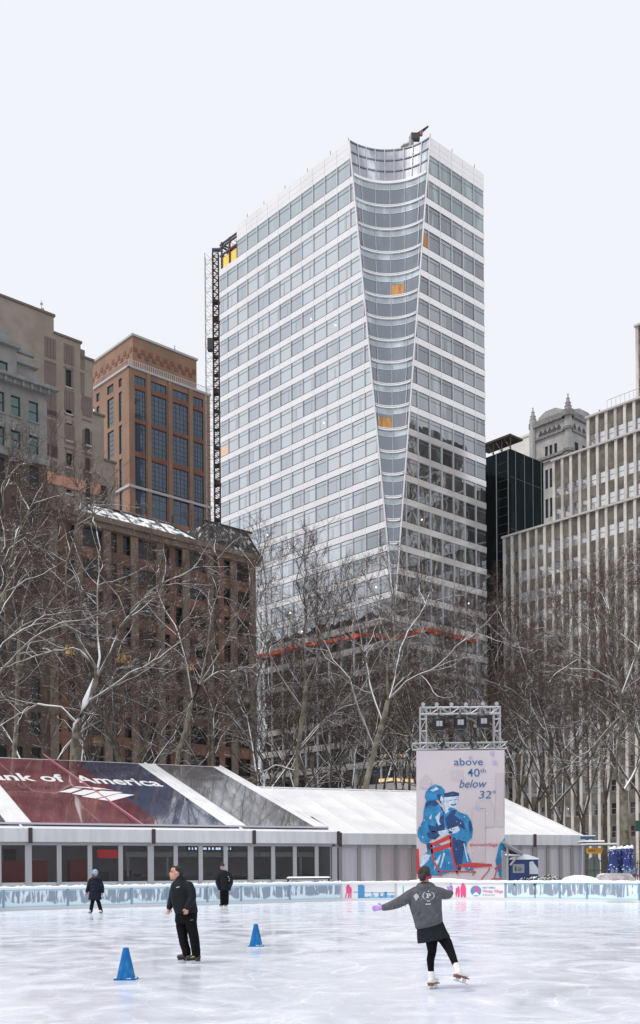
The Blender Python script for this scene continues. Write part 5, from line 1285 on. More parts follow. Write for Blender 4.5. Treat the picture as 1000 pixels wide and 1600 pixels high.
for k, (px, py, ang, lb) in enumerate(((689, 1165, -.6, 'above the left half of the banner'), (738, 1164, .3, 'above the right half of the banner'), (638, 1176, -.5, 'off the left end of the truss'), (798, 1166, 1.0, 'nearest the right end of the truss'), (806, 1173, .9, 'farthest right of the truss'))):
    q = tp(px, py) - Y_ * .3; e = empty('spotlight', q, 'small black snow topped spotlight ' + lb, 'spotlight', 'black spotlights on the truss')
    d = V3(math.sin(ang), -.5, -.6); d /= np.linalg.norm(d); m = MB(); m.tube([q - d * .22, q + d * .05, q + d * .25], [.11, .15, .17], 10); m.build('housing', [M_bk], e)
    m = MB(); m.tube([q + V3(-.2, 0, 0), q + V3(-.15, .1, .25), q + V3(.15, .1, .25), q + V3(.2, 0, 0)], .025, 5); m.tube([q + V3(0, .1, .25), q + V3(0, .25, .3)], .03, 5); m.build('yoke', [M_bk], e)
    m = MB(); m.tube([q + d * .251, q + d * .26], .13, 10); m.build('lens', [M_lens], e)
#PART3
# ------------------------------------------------------------ small things behind the boards
def Yb(px): return bar(px)[1]
def lump(name, label, cat, px, pyb, Y, rx, ry, rz, mt, seed=0, kind=None):
    q = at(px, 1380, Y); q[2] = -.02; m = MB(); rg = random.Random(seed); n = 18
    rings = []; vs = []
    for j in range(6):
        th = (math.pi / 2) * j / 5.5
        for k in range(n):
            a = 2 * math.pi * k / n; w_ = 1 + .12 * math.sin(3 * a + seed) + rg.uniform(-.05, .05)
            vs.append(q + V3(rx * math.cos(th) * math.cos(a) * w_, ry * math.cos(th) * math.sin(a) * w_, rz * math.sin(th)))
    fs = [(j * n + k, j * n + (k + 1) % n, (j + 1) * n + (k + 1) % n, (j + 1) * n + k) for j in range(5) for k in range(n)] + [tuple(range(5 * n, 6 * n))]
    m.add(vs, fs); return tag(m.build(name, [mt], loc=q, smooth=True), label, cat, None, kind)
lump('snow_pile', 'rounded snow pile behind the boards in front of the white tent right corner', 'snow pile', 903, 0, Yb(903) + 3.2, 1.7, .8, 1.3, M_snow, 2)
lump('snow_pile', 'long low snow heap in front of the tall banner', 'snow pile', 690, 0, Yb(690) + 1.1, 3.4, .6, 1.18, M_snow, 5)
# kiosk
KY = 59.5; kq = at(812, 1375, KY); kq[2] = 0
kz = lambda py: at(812, py, KY)[2]; kx = lambda px: at(px, 1340, KY)[0]
ki = empty('market_kiosk', kq, 'small grey gabled timber kiosk roof on brackets right of the banner', 'kiosk')
M_kg = mat('kiosk_grey', (.3, .31, .33), .7, snow=(2, .4), snowth=.5); M_nav = mat('navy_board', (.02, .04, .16), .4); M_ksn = mat('kiosk_snow', (.8, .82, .86), .8)
m = MB()
for y in (KY, KY + 2.2):
    m.tube([(kx(789), y, kz(1320)), (kx(816), y, kz(1336))], .07, 4); m.tube([(kx(789), y, kz(1336)), (kx(812), y, kz(1337))], .06, 4); m.tube([(kx(797), y, kz(1352)), (kx(809), y, kz(1338))], .06, 4); m.tube([(kx(793), y, 0), (kx(793), y, kz(1322))], .07, 4)
m.build('frame', [M_kg], ki)
m = MB(); a = V3(kx(786), KY - .2, kz(1317)); b = V3(kx(817), KY - .2, kz(1335.5)); m.prism([a, b, b + UP * .12, a + UP * .12], Y_ * 2.7); m.build('roof', [M_kg], ki)
m = MB(); m.cube((kx(786), kx(793)), (KY + .3, KY + 2), (0, kz(1330))); m.build('wall', [M_kg], ki)
nb_ = empty('navy_booth', at(822, 1375, KY + .4) * V3(1, 1, 0), 'navy blue booth with snow on its roof and a grey notice, beside the kiosk', 'booth')
m = MB(); m.cube((kx(798), kx(843)), (KY + .4, KY + 2.4), (0, kz(1343))); m.build('body', [M_nav], nb_)
m = MB(); m.prism([(kx(797), KY + .3, kz(1343)), (kx(844), KY + .3, kz(1343)), (kx(843), KY + .3, kz(1341)), (kx(826), KY + .3, kz(1335)), (kx(812), KY + .3, kz(1334.5)), (kx(800), KY + .3, kz(1340))], Y_ * 2.2); m.build('snow_cover', [M_ksn], nb_)
m = MB(); m.cube((kx(803), kx(821)), (KY + .36, KY + .395), (kz(1364), kz(1350))); np_ = m.build('notice', [mat('notice_grey', (.3, .33, .36), .5)], nb_)
m = MB(); m.loft([(kx(806.5), 0, 0, .1, .1), (kx(806.5), 0, .1, .1, .1)], 3) if False else m.prism([(kx(806), KY + .352, kz(1361)), (kx(809), KY + .352, kz(1361)), (kx(808.6), KY + .352, kz(1355)), (kx(807.4), KY + .352, kz(1352.5)), (kx(806.2), KY + .352, kz(1356))], Y_ * -.003)
for k, w_ in enumerate((6, 7, 5)): m.cube((kx(811), kx(811 + w_)), (KY + .35, KY + .354), (kz(1356.6 + k * 2.2), kz(1355.6 + k * 2.2)))
m.build('notice_print', [mat('notice_dark', (.05, .06, .07), .5)], np_)
m = MB(); m.prism([(kx(829), KY + .36, kz(1347)), (kx(834), KY + .36, kz(1345)), (kx(843), KY + .36, kz(1358)), (kx(843), KY + .36, kz(1366)), (kx(829), KY + .36, kz(1366))], Y_ * -.01); m.build('pale_print', [mat('booth_pale', (.5, .55, .62), .5)], nb_)
# snowy shrubs
def shrub(px, w_, h_, label, colr):
    Y = Yb(px) + 1.0; q = at(px, 1380, Y); q[2] = 0; e = empty('planter_shrub', q, label, 'shrub'); rg = random.Random(int(px)); m = MB()
    for k in range(420):
        a = rg.uniform(0, 6.28); r_ = math.sqrt(rg.random()); x, y = r_ * w_ * math.cos(a), r_ * .5 * math.sin(a); z = .75 + h_ * (1 - r_ * r_) * rg.uniform(.3, 1)
        d = V3(rg.uniform(-1, 1), rg.uniform(-1, 1), rg.uniform(-.2, 1)); d /= np.linalg.norm(d); s_ = rg.uniform(.05, .11); t = np.cross(d, V3(rg.uniform(-1, 1), rg.uniform(-1, 1), 1)); t /= np.linalg.norm(t) + 1e-6
        c = q + V3(x, y, z); m.poly([c - t * s_ * .4, c + d * s_, c + t * s_ * .4, c - d * s_])
    m.build('foliage', [mat('leaf_' + colr, {'green': (.045, .06, .03), 'brown': (.16, .09, .045)}[colr], .8, var=.4, scale=4, snow=(4, .42), snowth=.45)], e)
    m = MB(); m.cube((q[0] - w_, q[0] + w_), (q[1] - .4, q[1] + .4), (0, .8)); m.cube((q[0] - w_ - .05, q[0] + w_ + .05), (q[1] - .45, q[1] + .45), (.803, .86)); m.build('planter_box', [M_steel], e)
shrub(832, 1.0, .55, 'snow dusted dark green shrub behind the boards near the navy booth', 'green')
shrub(862, .95, .6, 'browning snow dusted shrub behind the boards, between the green shrub and the snow pile', 'brown')
# low bench by the left tent end
q = at(482, 1374, 56.5); b = empty('bench', q * V3(1, 1, 0), 'long thin dark bench with snow on top standing behind the boards', 'bench')
m = MB(); m.box(q, X, Y_, (-1.25, 1.25), (0, .45), (0, .07)); m.build('seat', [M_steel], b)
for dx in (-1.1, 1.1): m = MB(); m.box(q * V3(1, 1, 0), X, Y_, (dx - .05, dx + .05), (.05, .4), (0, q[2] - .002)); m.build('leg', [M_steel], b)
m = MB(); m.loft([(q[0], q[1] + .22, q[2] + .072, 1.2, .2), (q[0], q[1] + .22, q[2] + .15, 1.1, .12)], 12); m.build('snow_cover', [M_snow], b)
# park entrance structure and iron fence at the right
EY = 66.; ex = lambda px: at(px, 1330, EY)[0]; ez = lambda py: at(950, py, EY)[2]
pe = empty('park_pavilion', at(935, 1375, EY) * V3(1, 1, 0), 'dark steel park pavilion with snowy canopies, orange sign and a rounded glass door', 'pavilion')
M_ol = mat('olive_steel', (.075, .075, .06), .6, snow=(3, .4), snowth=.6)
m = MB()
for px in (916, 941, 962): m.cube((ex(px) - .06, ex(px) + .06), (EY, EY + .1), (0, ez(1330)))
for y in (1333, 1346, 1361): m.cube((ex(914), ex(965)), (EY - .01, EY + .08), (ez(y), ez(y) + .07))
for k in range(18): px = 942 + k * 1.3; m.cube((ex(px) - .015, ex(px) + .015), (EY + .12, EY + .15), (.1, ez(1338)))
m.build('frame', [M_ol], pe)
m = MB(); m.cube((ex(914), ex(960)), (EY - .6, EY + 1.2), (ez(1321), ez(1320))); m.cube((ex(914), ex(946)), (EY + .2, EY + 2), (ez(1316), ez(1315))); m.build('canopy', [M_ol], pe)
for (a, b_, y, dy) in ((914, 960, 1320, -.6), (914, 946, 1315, .2)): m = MB(); m.cube((ex(a), ex(b_)), (EY + dy, EY + dy + 1.6), (ez(y) + .003, ez(y) + .1)); m.build('snow_cover', [M_ksn], pe)
m = MB(); m.cube((ex(916), ex(940)), (EY - .12, EY - .02), (ez(1333.5), ez(1325))); sg = m.build('sign', [mat('orange_sign', (.62, .30, .03), .5)], pe)
m = MB()
for k, (a, b_) in enumerate(((918, 920.5), (921, 923.5), (924, 926), (926.5, 929.5))): m.cube((ex(a), ex(b_)), (EY - .126, EY - .122), (ez(1330), ez(1328)))
m.build('sign_print', [mat('sign_brown', (.2, .09, .02), .5)], sg)
m = MB(); n = 16; P = []
cx, hx, z0, z1 = ex(928), ex(937) - ex(928), ez(1371), ez(1339)
for k in range(24):
    a = 2 * math.pi * k / 24; c_, s_ = math.cos(a), math.sin(a); P.append(V3(cx + hx * (abs(c_) ** .6) * (1 if c_ > 0 else -1), EY - .05, (z0 + z1) / 2 + (z1 - z0) / 2 * (abs(s_) ** .5) * (1 if s_ > 0 else -1)))
m.prism(P, Y_ * .04); dr = m.build('glass_door', [mat('door_glass', (.09, .12, .12), .12)], pe)
m = MB(); m.cube((cx - .03, cx + .03), (EY - .08, EY - .052), (z0, z1)); m.cube((cx - hx, cx + hx), (EY - .08, EY - .055), ((z0 + z1) / 2 - .2, (z0 + z1) / 2 - .14)); m.build('door_rail', [M_ol], dr)
bs_ = empty('blue_street_sign', at(918, 1309, EY + 3), 'small blue snow topped hanging sign above the pavilion', 'sign')
q = at(918, 1309, EY + 3); m = MB(); m.cube((q[0] - .45, q[0] + .45), (q[1], q[1] + .1), (q[2] - .1, q[2] + .1)); m.build('panel', [mat('sign_blue', (.05, .12, .25), .5)], bs_)
m = MB(); m.cube((q[0] - .5, q[0] + .5), (q[1] - .05, q[1] + .15), (q[2] + .103, q[2] + .17)); m.build('snow_cover', [M_ksn], bs_)
m = MB(); m.tube([(q[0], q[1] + .05, 0), (q[0], q[1] + .05, q[2] - .1)], .04, 6); m.build('post', [M_ol], bs_)
gsn = at(1001, 1291, 64); e = empty('green_sign', gsn * V3(1, 1, 0), 'dark green box sign on a post cut by the right edge', 'sign')
m = MB(); m.cube((gsn[0] - .28, gsn[0] + .7), (64, 64.3), (gsn[2] - .3, gsn[2] + .35)); m.build('panel', [mat('dark_green', (.01, .05, .035), .5)], e)
m = MB(); m.tube([(gsn[0] + .2, 64.15, 0), (gsn[0] + .2, 64.15, gsn[2] - .3)], .06, 8); m.build('post', [M_ol], e)
fe = empty('iron_fence', (26, 68, 0), 'black iron railings behind the blue bundles at the right', 'fence'); m = MB()
for k in range(60): x = ex(962) + k * .14; m.cube((x - .02, x + .02), (68, 68.04), (0, 2.1))
for z in (.2, 1.1, 1.9): m.cube((ex(962), ex(962) + 8.4), (67.98, 68.06), (z, z + .05))
m.build('railings', [M_steel], fe)
# blue wrapped bundles
WY = 58.; wx = lambda px: at(px, 1350, WY)[0]; wz = lambda py: at(970, py, WY)[2]
M_wrap, nt, p = newmat('snowflake_wrap'); tc = N(nt, 'ShaderNodeTexCoord')
def tn2(sc, st=(1, 1, 1), det=2):
    mp = N(nt, 'ShaderNodeMapping'); mp.inputs['Scale'].default_value = st; no = N(nt, 'ShaderNodeTexNoise'); no.inputs['Scale'].default_value = sc; no.inputs['Detail'].default_value = det
    nt.links.new(tc.outputs['Object'], mp.inputs[0]); nt.links.new(mp.outputs[0], no.inputs[0]); return no.outputs[0]
sx = N(nt, 'ShaderNodeSeparateXYZ'); nt.links.new(tc.outputs['Object'], sx.inputs[0])
a_ = tn2(3.0, (1.6, 1.6, .5)); lowf = sstep(sx.outputs['Z'], 1.75, 1.1)
cw = mixc(mth('MULTIPLY', sstep(a_, .47, .56), lowf), (.012, .03, .16), (.45, .6, .75)); b_ = tn2(7.5); cw = mixc(sstep(b_, .64, .68), cw, (.8, .83, .88))
nt.links.new(cw, p.inputs['Base Color']); p.inputs['Roughness'].default_value = .6
M_wsn = mat('wrap_snow', (.84, .86, .9), .8)
for k, (px, top, w_, fl_w, lb) in enumerate(((957.5, 1325, 6, 9, 'leftmost of the four'), (971.5, 1324.5, 5, 7, 'second from left of the four'), (978, 1324, 5, 8, 'third from left of the four'), (987.5, 1323.5, 5, 11, 'rightmost of the four'))):
    kk = WY / F; x = wx(px); y = WY + (k % 2) * .35; e = empty('wrapped_bundle', (x, y, 0), 'navy snowflake bundle with flared foot and snow cap, ' + lb, 'bundle', 'navy snowflake bundles'); m = MB()
    zs = [wz(1366), wz(1360), wz(1352), wz(1344), wz(1334), wz(top + 3), wz(top + 1)]; ws = [fl_w, fl_w * .93, w_ * 1.25, w_ * .98, w_ * 1.02, w_ * 1.12, w_ * .9]
    n = 20; vs = []
    for j, (z, r_) in enumerate(zip(zs, ws)):
        for i in range(n):
            a = 2 * math.pi * i / n; rr2 = r_ * kk * (1 + (.10 if j < 3 else .05) * math.sin(5 * a + k)); vs.append((x + rr2 * math.cos(a), y + rr2 * .8 * math.sin(a), z))
    m.add(vs, [(j * n + i, j * n + (i + 1) % n, (j + 1) * n + (i + 1) % n, (j + 1) * n + i) for j in range(len(zs) - 1) for i in range(n)] + [tuple(range(n))[::-1], tuple(range((len(zs) - 1) * n, len(zs) * n))]); m.build('wrap', [M_wrap], e, smooth=True)
    m = MB(); m.ell((x, y, wz(top + 1.5)), (w_ * kk * 1.02, w_ * kk * .85, .12), 12, 6); m.ell((x + .08, y - .05, wz(top + .5)), (w_ * kk * .6, w_ * kk * .6, .14), 10, 6); m.build('snow_cap', [M_wsn], e, smooth=True)
    m = MB(); m.tube([(x, y, 0), (x, y, wz(1365))], .12, 8); m.box((x, y, 0), X, Y_, (-fl_w * kk * .8, fl_w * kk * .8), (-.2, .2), (wz(1368), wz(1366) - .01)); m.build('red_foot', [M_rd], e)
q = at(961, 1370, WY - 1.2); m = MB(); a, b_ = at(934, 1370, WY - 1.2)[0], at(989, 1370, WY - 1.2)[0]; zt_ = at(961, 1364.5, WY - 1.2)[2]
P = [(a, 0), (b_, 0), (b_, zt_ - .25), (b_ - .15, zt_ - .05), (b_ - .4, zt_), (a + .4, zt_), (a + .1, zt_ - .08), (a, zt_ - .3)]
m.prism([(x_, WY - 1.4, z_) for x_, z_ in P], Y_ * .7); tag(m.build('snowy_block', [mat('snowy_wood', (.5, .45, .47), .8, var=.35, scale=3, snow=(2, .35), snowth=.4)], loc=(q[0], WY - 1.2, 0)), 'pale weathered snow covered block in front of the navy bundles', 'block')
# ------------------------------------------------------------ cones
M_cone = mat('cone_blue', (.0, .11, .34), .5, var=.1, scale=8, spec=.3, dirt=((.02, .2, .42), 14, (1, 1, .3)))
for px, pb, lb in ((197, 1531.5, 'larger blue cone on the near ice, left of the big man'), (400, 1479, 'farther blue cone on the ice right of the big man')):
    Y = gy(px, pb) + .12; q = at(px, pb, Y); q[2] = 0; e = empty('traffic_cone', q, lb, 'cone', 'blue cones on the ice'); m = MB()
    pr = [(.145, .02), (.135, .05), (.05, .44), (.045, .47), (.035, .478)]
    m.loft([(q[0], q[1], z, r_, r_) for r_, z in pr], 28); m.build('cone_body', [M_cone], e, smooth=False)
    m = MB(); P = []
    for k in range(4):
        for j in range(4):
            a = math.pi / 2 * k + math.pi / 2 * j / 3; P.append(V3(q[0] + .125 * (1 if math.cos(math.pi / 2 * k + .7) > 0 else -1) + .04 * math.cos(a), q[1] + .125 * (1 if math.sin(math.pi / 2 * k + .7) > 0 else -1) + .04 * math.sin(a), .002))
    m.prism(P, UP * .02); m.build('base_plate', [M_cone], e)
    m = MB(); rg = random.Random(int(px))
    for k in range(16):
        a = rg.uniform(0, 6.28); r_ = rg.uniform(.145, .16); m.ell((q[0] + r_ * math.cos(a), q[1] + r_ * math.sin(a), .024), (.018, .012, .008), 6, 4)
    tag(m.build('ice_crumbs', [M_ksn], e), kind='stuff')

# ------------------------------------------------------------ people
def soft(name, m, mt, parent, vox, it=4, fac=.5):
    o = m.build('tmp', [mt]); r_ = o.modifiers.new('r', 'REMESH'); r_.mode = 'VOXEL'; r_.voxel_size = vox; r_.use_smooth_shade = True
    s_ = o.modifiers.new('s', 'SMOOTH'); s_.iterations = it; s_.factor = fac
    bpy.context.view_layer.update(); me = bpy.data.meshes.new_from_object(o.evaluated_get(bpy.context.evaluated_depsgraph_get())); me.name = name
    me.materials.clear(); me.materials.append(mt)
    bpy.data.objects.remove(o)
    base = Vector(parent.location); me.transform(Matrix.Translation(-base))
    p_ = bpy.data.objects.new(name, me); p_.parent = parent; COL.objects.link(p_); return p_
def hand(m, w_, d, side, up, L=.085, spread=.5, curl=.35, r_=.0095):
    """palm at the wrist w_ pointing along d, thumb on side"""
    d = np.array(d, float) / np.linalg.norm(d); side = np.array(side, float); side -= d * np.dot(side, d); side /= np.linalg.norm(side); up = np.cross(side, d)
    m.tube([w_, w_ + d * .03, w_ + d * .075], [.026, .034, .032], 8)
    for k, (o_, ln) in enumerate(((.027, .9), (.009, 1.0), (-.009, .95), (-.026, .75))):
        b = w_ + d * .07 + side * o_; e = d * math.cos(curl) - up * math.sin(curl) + side * (o_ * spread * 6); m.tube([b, b + e * L * ln * .5, b + (e - up * curl * .9) * L * ln * .95], [r_, r_ * .95, r_ * .7], 6)
    b = w_ + d * .025 + side * .025; m.tube([b, b + (side * .8 + d * .6) * .035, b + (side * .6 + d * .9) * .062], [r_ * 1.2, r_ * 1.1, r_ * .8], 6)
M_skin = mat('skin', (.50, .27, .20), .5); M_cloth = lambda n_, c, v=.12: mat(n_, c, .9, var=v, scale=9, bump=.5, spec=.12)
M_hoodie = mat('hoodie_grey', (.085, .088, .10), .95, var=.14, scale=14, bump=.4); M_tight = M_cloth('black_tights', (.006, .006, .008)); M_skirt = M_cloth('charcoal_skirt', (.014, .018, .022)); M_lav = M_cloth('lavender_glove', (.42, .27, .58)); M_hair = mat('dark_hair', (.012, .009, .009), .6, var=.4, scale=30, stretch=(1, 1, .2), bump=.8)
M_boot = mat('white_boot', (.72, .70, .68), .45, var=.05, scale=9); M_heel = mat('boot_heel', (.18, .075, .035), .5); M_blade = mat('steel_blade', (.5, .52, .55), .25, .8)
class Fig:
    def __init__(s, px, pb, label, group=None):
        s.Y = gy(px, pb); s.k = s.Y / F; q = at(px, pb, s.Y); q[2] = 0; s.e = empty('person', q, label, 'person', group)
    def p(s, px, py, dy=0):     # point of the body, dy metres behind the root plane, same place in the plane itself
        q = at(px, py, s.Y); q[1] += dy; return q
    def lo(s, m, secs, n=20):
        out = []
        for q in secs:
            c = s.p(q[0], q[1], q[4] if len(q) > 4 else 0); out.append((c[0], c[1], c[2], q[2] * s.k, q[3], 0, q[5] if len(q) > 5 else 0))
        if out[0][2] > out[-1][2]: out = out[::-1]
        m.loft(out, n)
    def tb(s, m, pts, rad, n=10):
        P = [s.p(*q) for q in pts]; m.tube(P, list(rad), n)
        m.ell(P[0], (rad[0],) * 3, 10, 8); m.ell(P[-1], (rad[-1],) * 3, 10, 8)
# --- skater with arms out
f = Fig(678, 1545.5, 'skater seen from behind in grey hoodie and black skirt, arms spread, one foot lifted')
P = f.p; b = MB()
b.ell(P(662.5, 1367), (.075, .09, .105), 16, 12); f.tb(b, [(664, 1374), (666, 1385)], [.05, .055])
b.ell(P(671.5, 1368), (.012, .02, .03), 8, 6)   # ear
b.ell(P(662, 1370, .085), (.013, .02, .018), 8, 6)  # nose, facing away
f.lo(b, [(667, 1384, 12, .08), (667, 1392, 19, .09), (667, 1415, 17, .09), (670, 1440, 16, .09), (676, 1458, 19, .11), (680, 1466, 18, .1)])
f.tb(b, [(647, 1394), (633, 1404), (621, 1411), (600, 1418.5)], [.05, .045, .038, .028]); f.tb(b, [(684, 1393, .03), (695, 1397, .15), (703, 1398, .27), (709, 1394, .36)], [.05, .043, .036, .028])
f.tb(b, [(672, 1462), (674.5, 1475), (675, 1489, .02), (672.5, 1501), (673.5, 1519)], [.075, .068, .05, .046, .034]); f.tb(b, [(690, 1464), (697, 1473, -.06), (702, 1485, -.12), (704.5, 1494, -.22), (707.5, 1505, -.32)], [.075, .068, .05, .045, .034])
hand(b, P(600, 1418.5), P(580, 1419) - P(600, 1418.5), V3(0, .3, 1), UP); hand(b, P(708, 1394.5, .36), V3(.1, .8, .35), V3(-.6, 0, 1), UP, .06)
soft('body', b, M_skin, f.e, .008, 3)
h = MB(); f.lo(h, [(666, 1381, 10, .08), (666, 1386.5, 18, .11), (665.5, 1391, 23, .125), (665, 1398, 25.5, .13), (664.5, 1408, 26, .135), (665.5, 1420, 25, .14), (668, 1432, 23.5, .145), (669.5, 1440, 22.3, .145, 0, .1), (670.5, 1445.5, 21.5, .135, 0, .2), (670.7, 1448, 20.5, .125, 0, .2)], 28)
f.tb(h, [(650, 1393.5, .01), (640, 1400), (630, 1406.5), (619, 1412), (608, 1416), (600, 1418)], [.075, .082, .078, .07, .058, .047], 14); f.tb(h, [(682, 1393.5), (690, 1395.5, .07), (697, 1398, .16), (704, 1398.5, .25), (708.5, 1396, .33)], [.075, .077, .072, .062, .045], 14)
h.ell(P(665, 1383.5, .0), (.125, .115, .055), 16, 10); h.ell(P(663, 1387.5, -.07), (.105, .06, .065), 14, 10)
for k in range(7):      # folds that rise out of the cloth
    x0, y0 = 648 + k * 4.6, 1424 + (k * 7) % 11; h.tube([P(x0, y0 + 6, -.122), P(x0 + 5, y0, -.126), P(x0 + 9, y0 - 6, -.12)], [.006, .013, .005], 6)
for k in range(6): h.tube([P(612 + k * 6, 1405.5 + (5 - k) * 1.7, -.055), P(614 + k * 6, 1410 + (5 - k) * 1.6, -.07), P(615 + k * 6, 1415 + (5 - k) * 1.3, -.05)], [.006, .013, .006], 6)
ho_ = soft('hoodie', h, M_hoodie, f.e, .009, 3)
bv = BVHTree.FromPolygons([v.co + f.e.location for v in ho_.data.vertices], [p.vertices[:] for p in ho_.data.polygons])
def decal(name, polys, mt, bvh, parent, fig, off=.004, dens=.8):
    m = MB(); C0 = Vector((0, 0, EYE))
    def put(px, py):
        q = Vector(at(px, py, fig.Y)); d = (q - C0).normalized(); r_ = bvh.ray_cast(C0 + d * (fig.Y - 1.2), d)
        return None if r_[0] is None else np.array(r_[0] - d * off)
    for q in polys:
        c = (sum(a for a, _ in q) / len(q), sum(b_ for _, b_ in q) / len(q)); Q = []
        for (a, b_), (c_, d_) in zip(q, q[1:] + q[:1]):
            n = max(1, int(math.hypot(c_ - a, d_ - b_) / dens))
            for i in range(n): Q.append((a + (c_ - a) * i / n, b_ + (d_ - b_) * i / n))
        V = [put(*x_) for x_ in Q]; cc_ = put(*c)
        if cc_ is None or any(v is None for v in V): continue
        m.add([cc_] + V, [(0, 1 + i, 1 + (i + 1) % len(V)) for i in range(len(V))])
    return m.build(name, [mt], parent)
M_emb = mat('emblem_grey', (.55, .56, .6), .8); M_emb2 = mat('emblem_mid', (.22, .22, .25), .8)
cx, cy = 669.5, 1399.5; pol = []
for sg_ in (-1, 1):
    for k in range(7):
        a = R(-50 + k * 20); x_, y_ = cx + sg_ * 8.6 * math.cos(a), cy + 6.6 * math.sin(a) * -1 * -1
        t_ = R(60) ; dx, dy_ = sg_ * math.sin(a) * 1.0, -math.cos(a) * 1.0
        pol.append([(x_ - dx * 1.5, y_ - dy_ * 1.5), (x_ + sg_ * 1.1, y_), (x_ + dx * 1.5 + sg_ * .8, y_ + dy_ * 1.5), (x_ - sg_ * 1.0, y_)])
pol += [[(cx - 4, cy - 3.4), (cx + 1.5, cy - 3.6), (cx + 3.6, cy - 2.6), (cx + 1.2, cy - 2.2), (cx - 4, cy - 2)], [(cx - 2.4, cy - 2.4), (cx - .6, cy - 2.4), (cx - .6, cy + 3.2), (cx - 2.4, cy + 3.2)], [(cx - 3.8, cy + 2.1), (cx + .8, cy + 2.1), (cx + .8, cy + 3.5), (cx - 3.8, cy + 3.5)], [(cx + 1.6, cy - 2.6), (cx + 3.6, cy - 2.4), (cx + 3.8, cy - .4), (cx + 2.2, cy - .6)], [(cx - .6, cy - .4), (cx + 2.2, cy - .8), (cx + 3.4, cy - .2), (cx + 1.4, cy + .8), (cx - .6, cy + .8)],
        [(cx - 2.5, cy + 7.2), (cx - 1.6, cy + 7), (cx + 3, cy + 9.2), (cx + 2, cy + 9.6)], [(cx + 2.5, cy + 7), (cx + 1.7, cy + 6.9), (cx - 3, cy + 9.2), (cx - 2, cy + 9.6)],
        [(cx - 4.2, cy + 12.5), (cx - 1, cy + 12.2), (cx - 1, cy + 14), (cx - 4.2, cy + 14.2)], [(cx - .4, cy + 12.2), (cx + 3.6, cy + 12.4), (cx + 3.4, cy + 13.8), (cx - .4, cy + 14)], [(cx - 1.5, cy - 7), (cx, cy - 8.2), (cx + 1.5, cy - 7), (cx, cy - 6)]]
decal('emblem_print', pol, M_emb, bv, ho_, f)
decal('diamond_print', [[(646, 1400), (650.5, 1395.5), (655, 1401), (650, 1408)]], mat('emblem_light', (.4, .4, .44), .8), bv, ho_, f)
def outline(x0, y0, w_, h_): 
    c4 = [(x0, y0 - h_), (x0 + w_, y0), (x0, y0 + h_), (x0 - w_, y0)]; return [[a, b_, (b_[0] + .5, b_[1] + .5), (a[0] + .5, a[1] + .5)] for a, b_ in zip(c4, c4[1:] + c4[:1])]
decal('diamond_outline', outline(657.5, 1399.5, 5, 7) + outline(682, 1398, 4, 6), M_emb2, bv, ho_, f)
s_ = MB(); f.lo(s_, [(671.5, 1441, 20, .12, 0, .15), (672.5, 1447, 21.2, .125, 0, .16), (674, 1455, 22.8, .13, 0, .18), (676, 1463, 24.5, .14, -.01, .2), (678, 1469, 25.8, .15, -.02, .2)], 28); soft('skirt', s_, M_skirt, f.e, .009, 3)
l = MB(); f.tb(l, [(673, 1458), (674.5, 1474), (675.3, 1488, .02), (672.5, 1500), (673.2, 1512), (673.8, 1521)], [.085, .08, .06, .055, .045, .04], 14); f.tb(l, [(689, 1460), (697, 1473, -.06), (702, 1485, -.12), (704.5, 1494, -.22), (707.5, 1505, -.32)], [.085, .078, .06, .053, .041], 14); soft('tights', l, M_tight, f.e, .009, 3)
hr = MB(); hr.ell(P(662.5, 1364.5, -.012), (.086, .1, .098), 16, 12); hr.ell(P(659.5, 1370.5, -.085), (.055, .05, .05), 12, 10); hr.ell(P(664, 1361, 0), (.075, .085, .075), 12, 10); f.tb(hr, [(657, 1372, -.06), (655.5, 1377, -.06)], [.02, .008]); soft('hair', hr, M_hair, f.e, .008, 2)
hb_ = MB(); n = 24; vs = []
for k in range(n):
    a = 2 * math.pi * k / n; c = P(663.5 + math.cos(a) * 10.3, 1369 - math.cos(a) * -.3 + math.sin(a) * -2, math.sin(a) * .105)
    vs += [c + UP * .022, c - UP * .022, c * 1 + (c - P(663.5, 1369)) * .06 - UP * .022, c + (c - P(663.5, 1369)) * .06 + UP * .022]
hb_.add(vs, [(4 * k + i, 4 * ((k + 1) % n) + i, 4 * ((k + 1) % n) + (i + 1) % 4, 4 * k + (i + 1) % 4) for k in range(n) for i in range(4)]); hb_.build('headband', [M_cloth('pink_headband', (.35, .03, .09))], f.e)
gl = MB(); hand(gl, P(599.5, 1418.5), P(580, 1419) - P(600, 1418.5), V3(0, .3, 1), UP, r_=.0125, L=.095); gl.ell(P(598, 1418.6), (.035, .03, .03), 8, 6); soft('glove', gl, M_lav, f.e, .006, 2)
gl = MB(); hand(gl, P(708, 1394.5, .36), V3(.1, .8, .35), V3(-.6, 0, 1), UP, .07, r_=.013); gl.ell(P(708.5, 1392, .4), (.035, .03, .04), 8, 6); soft('glove', gl, M_lav, f.e, .006, 2)
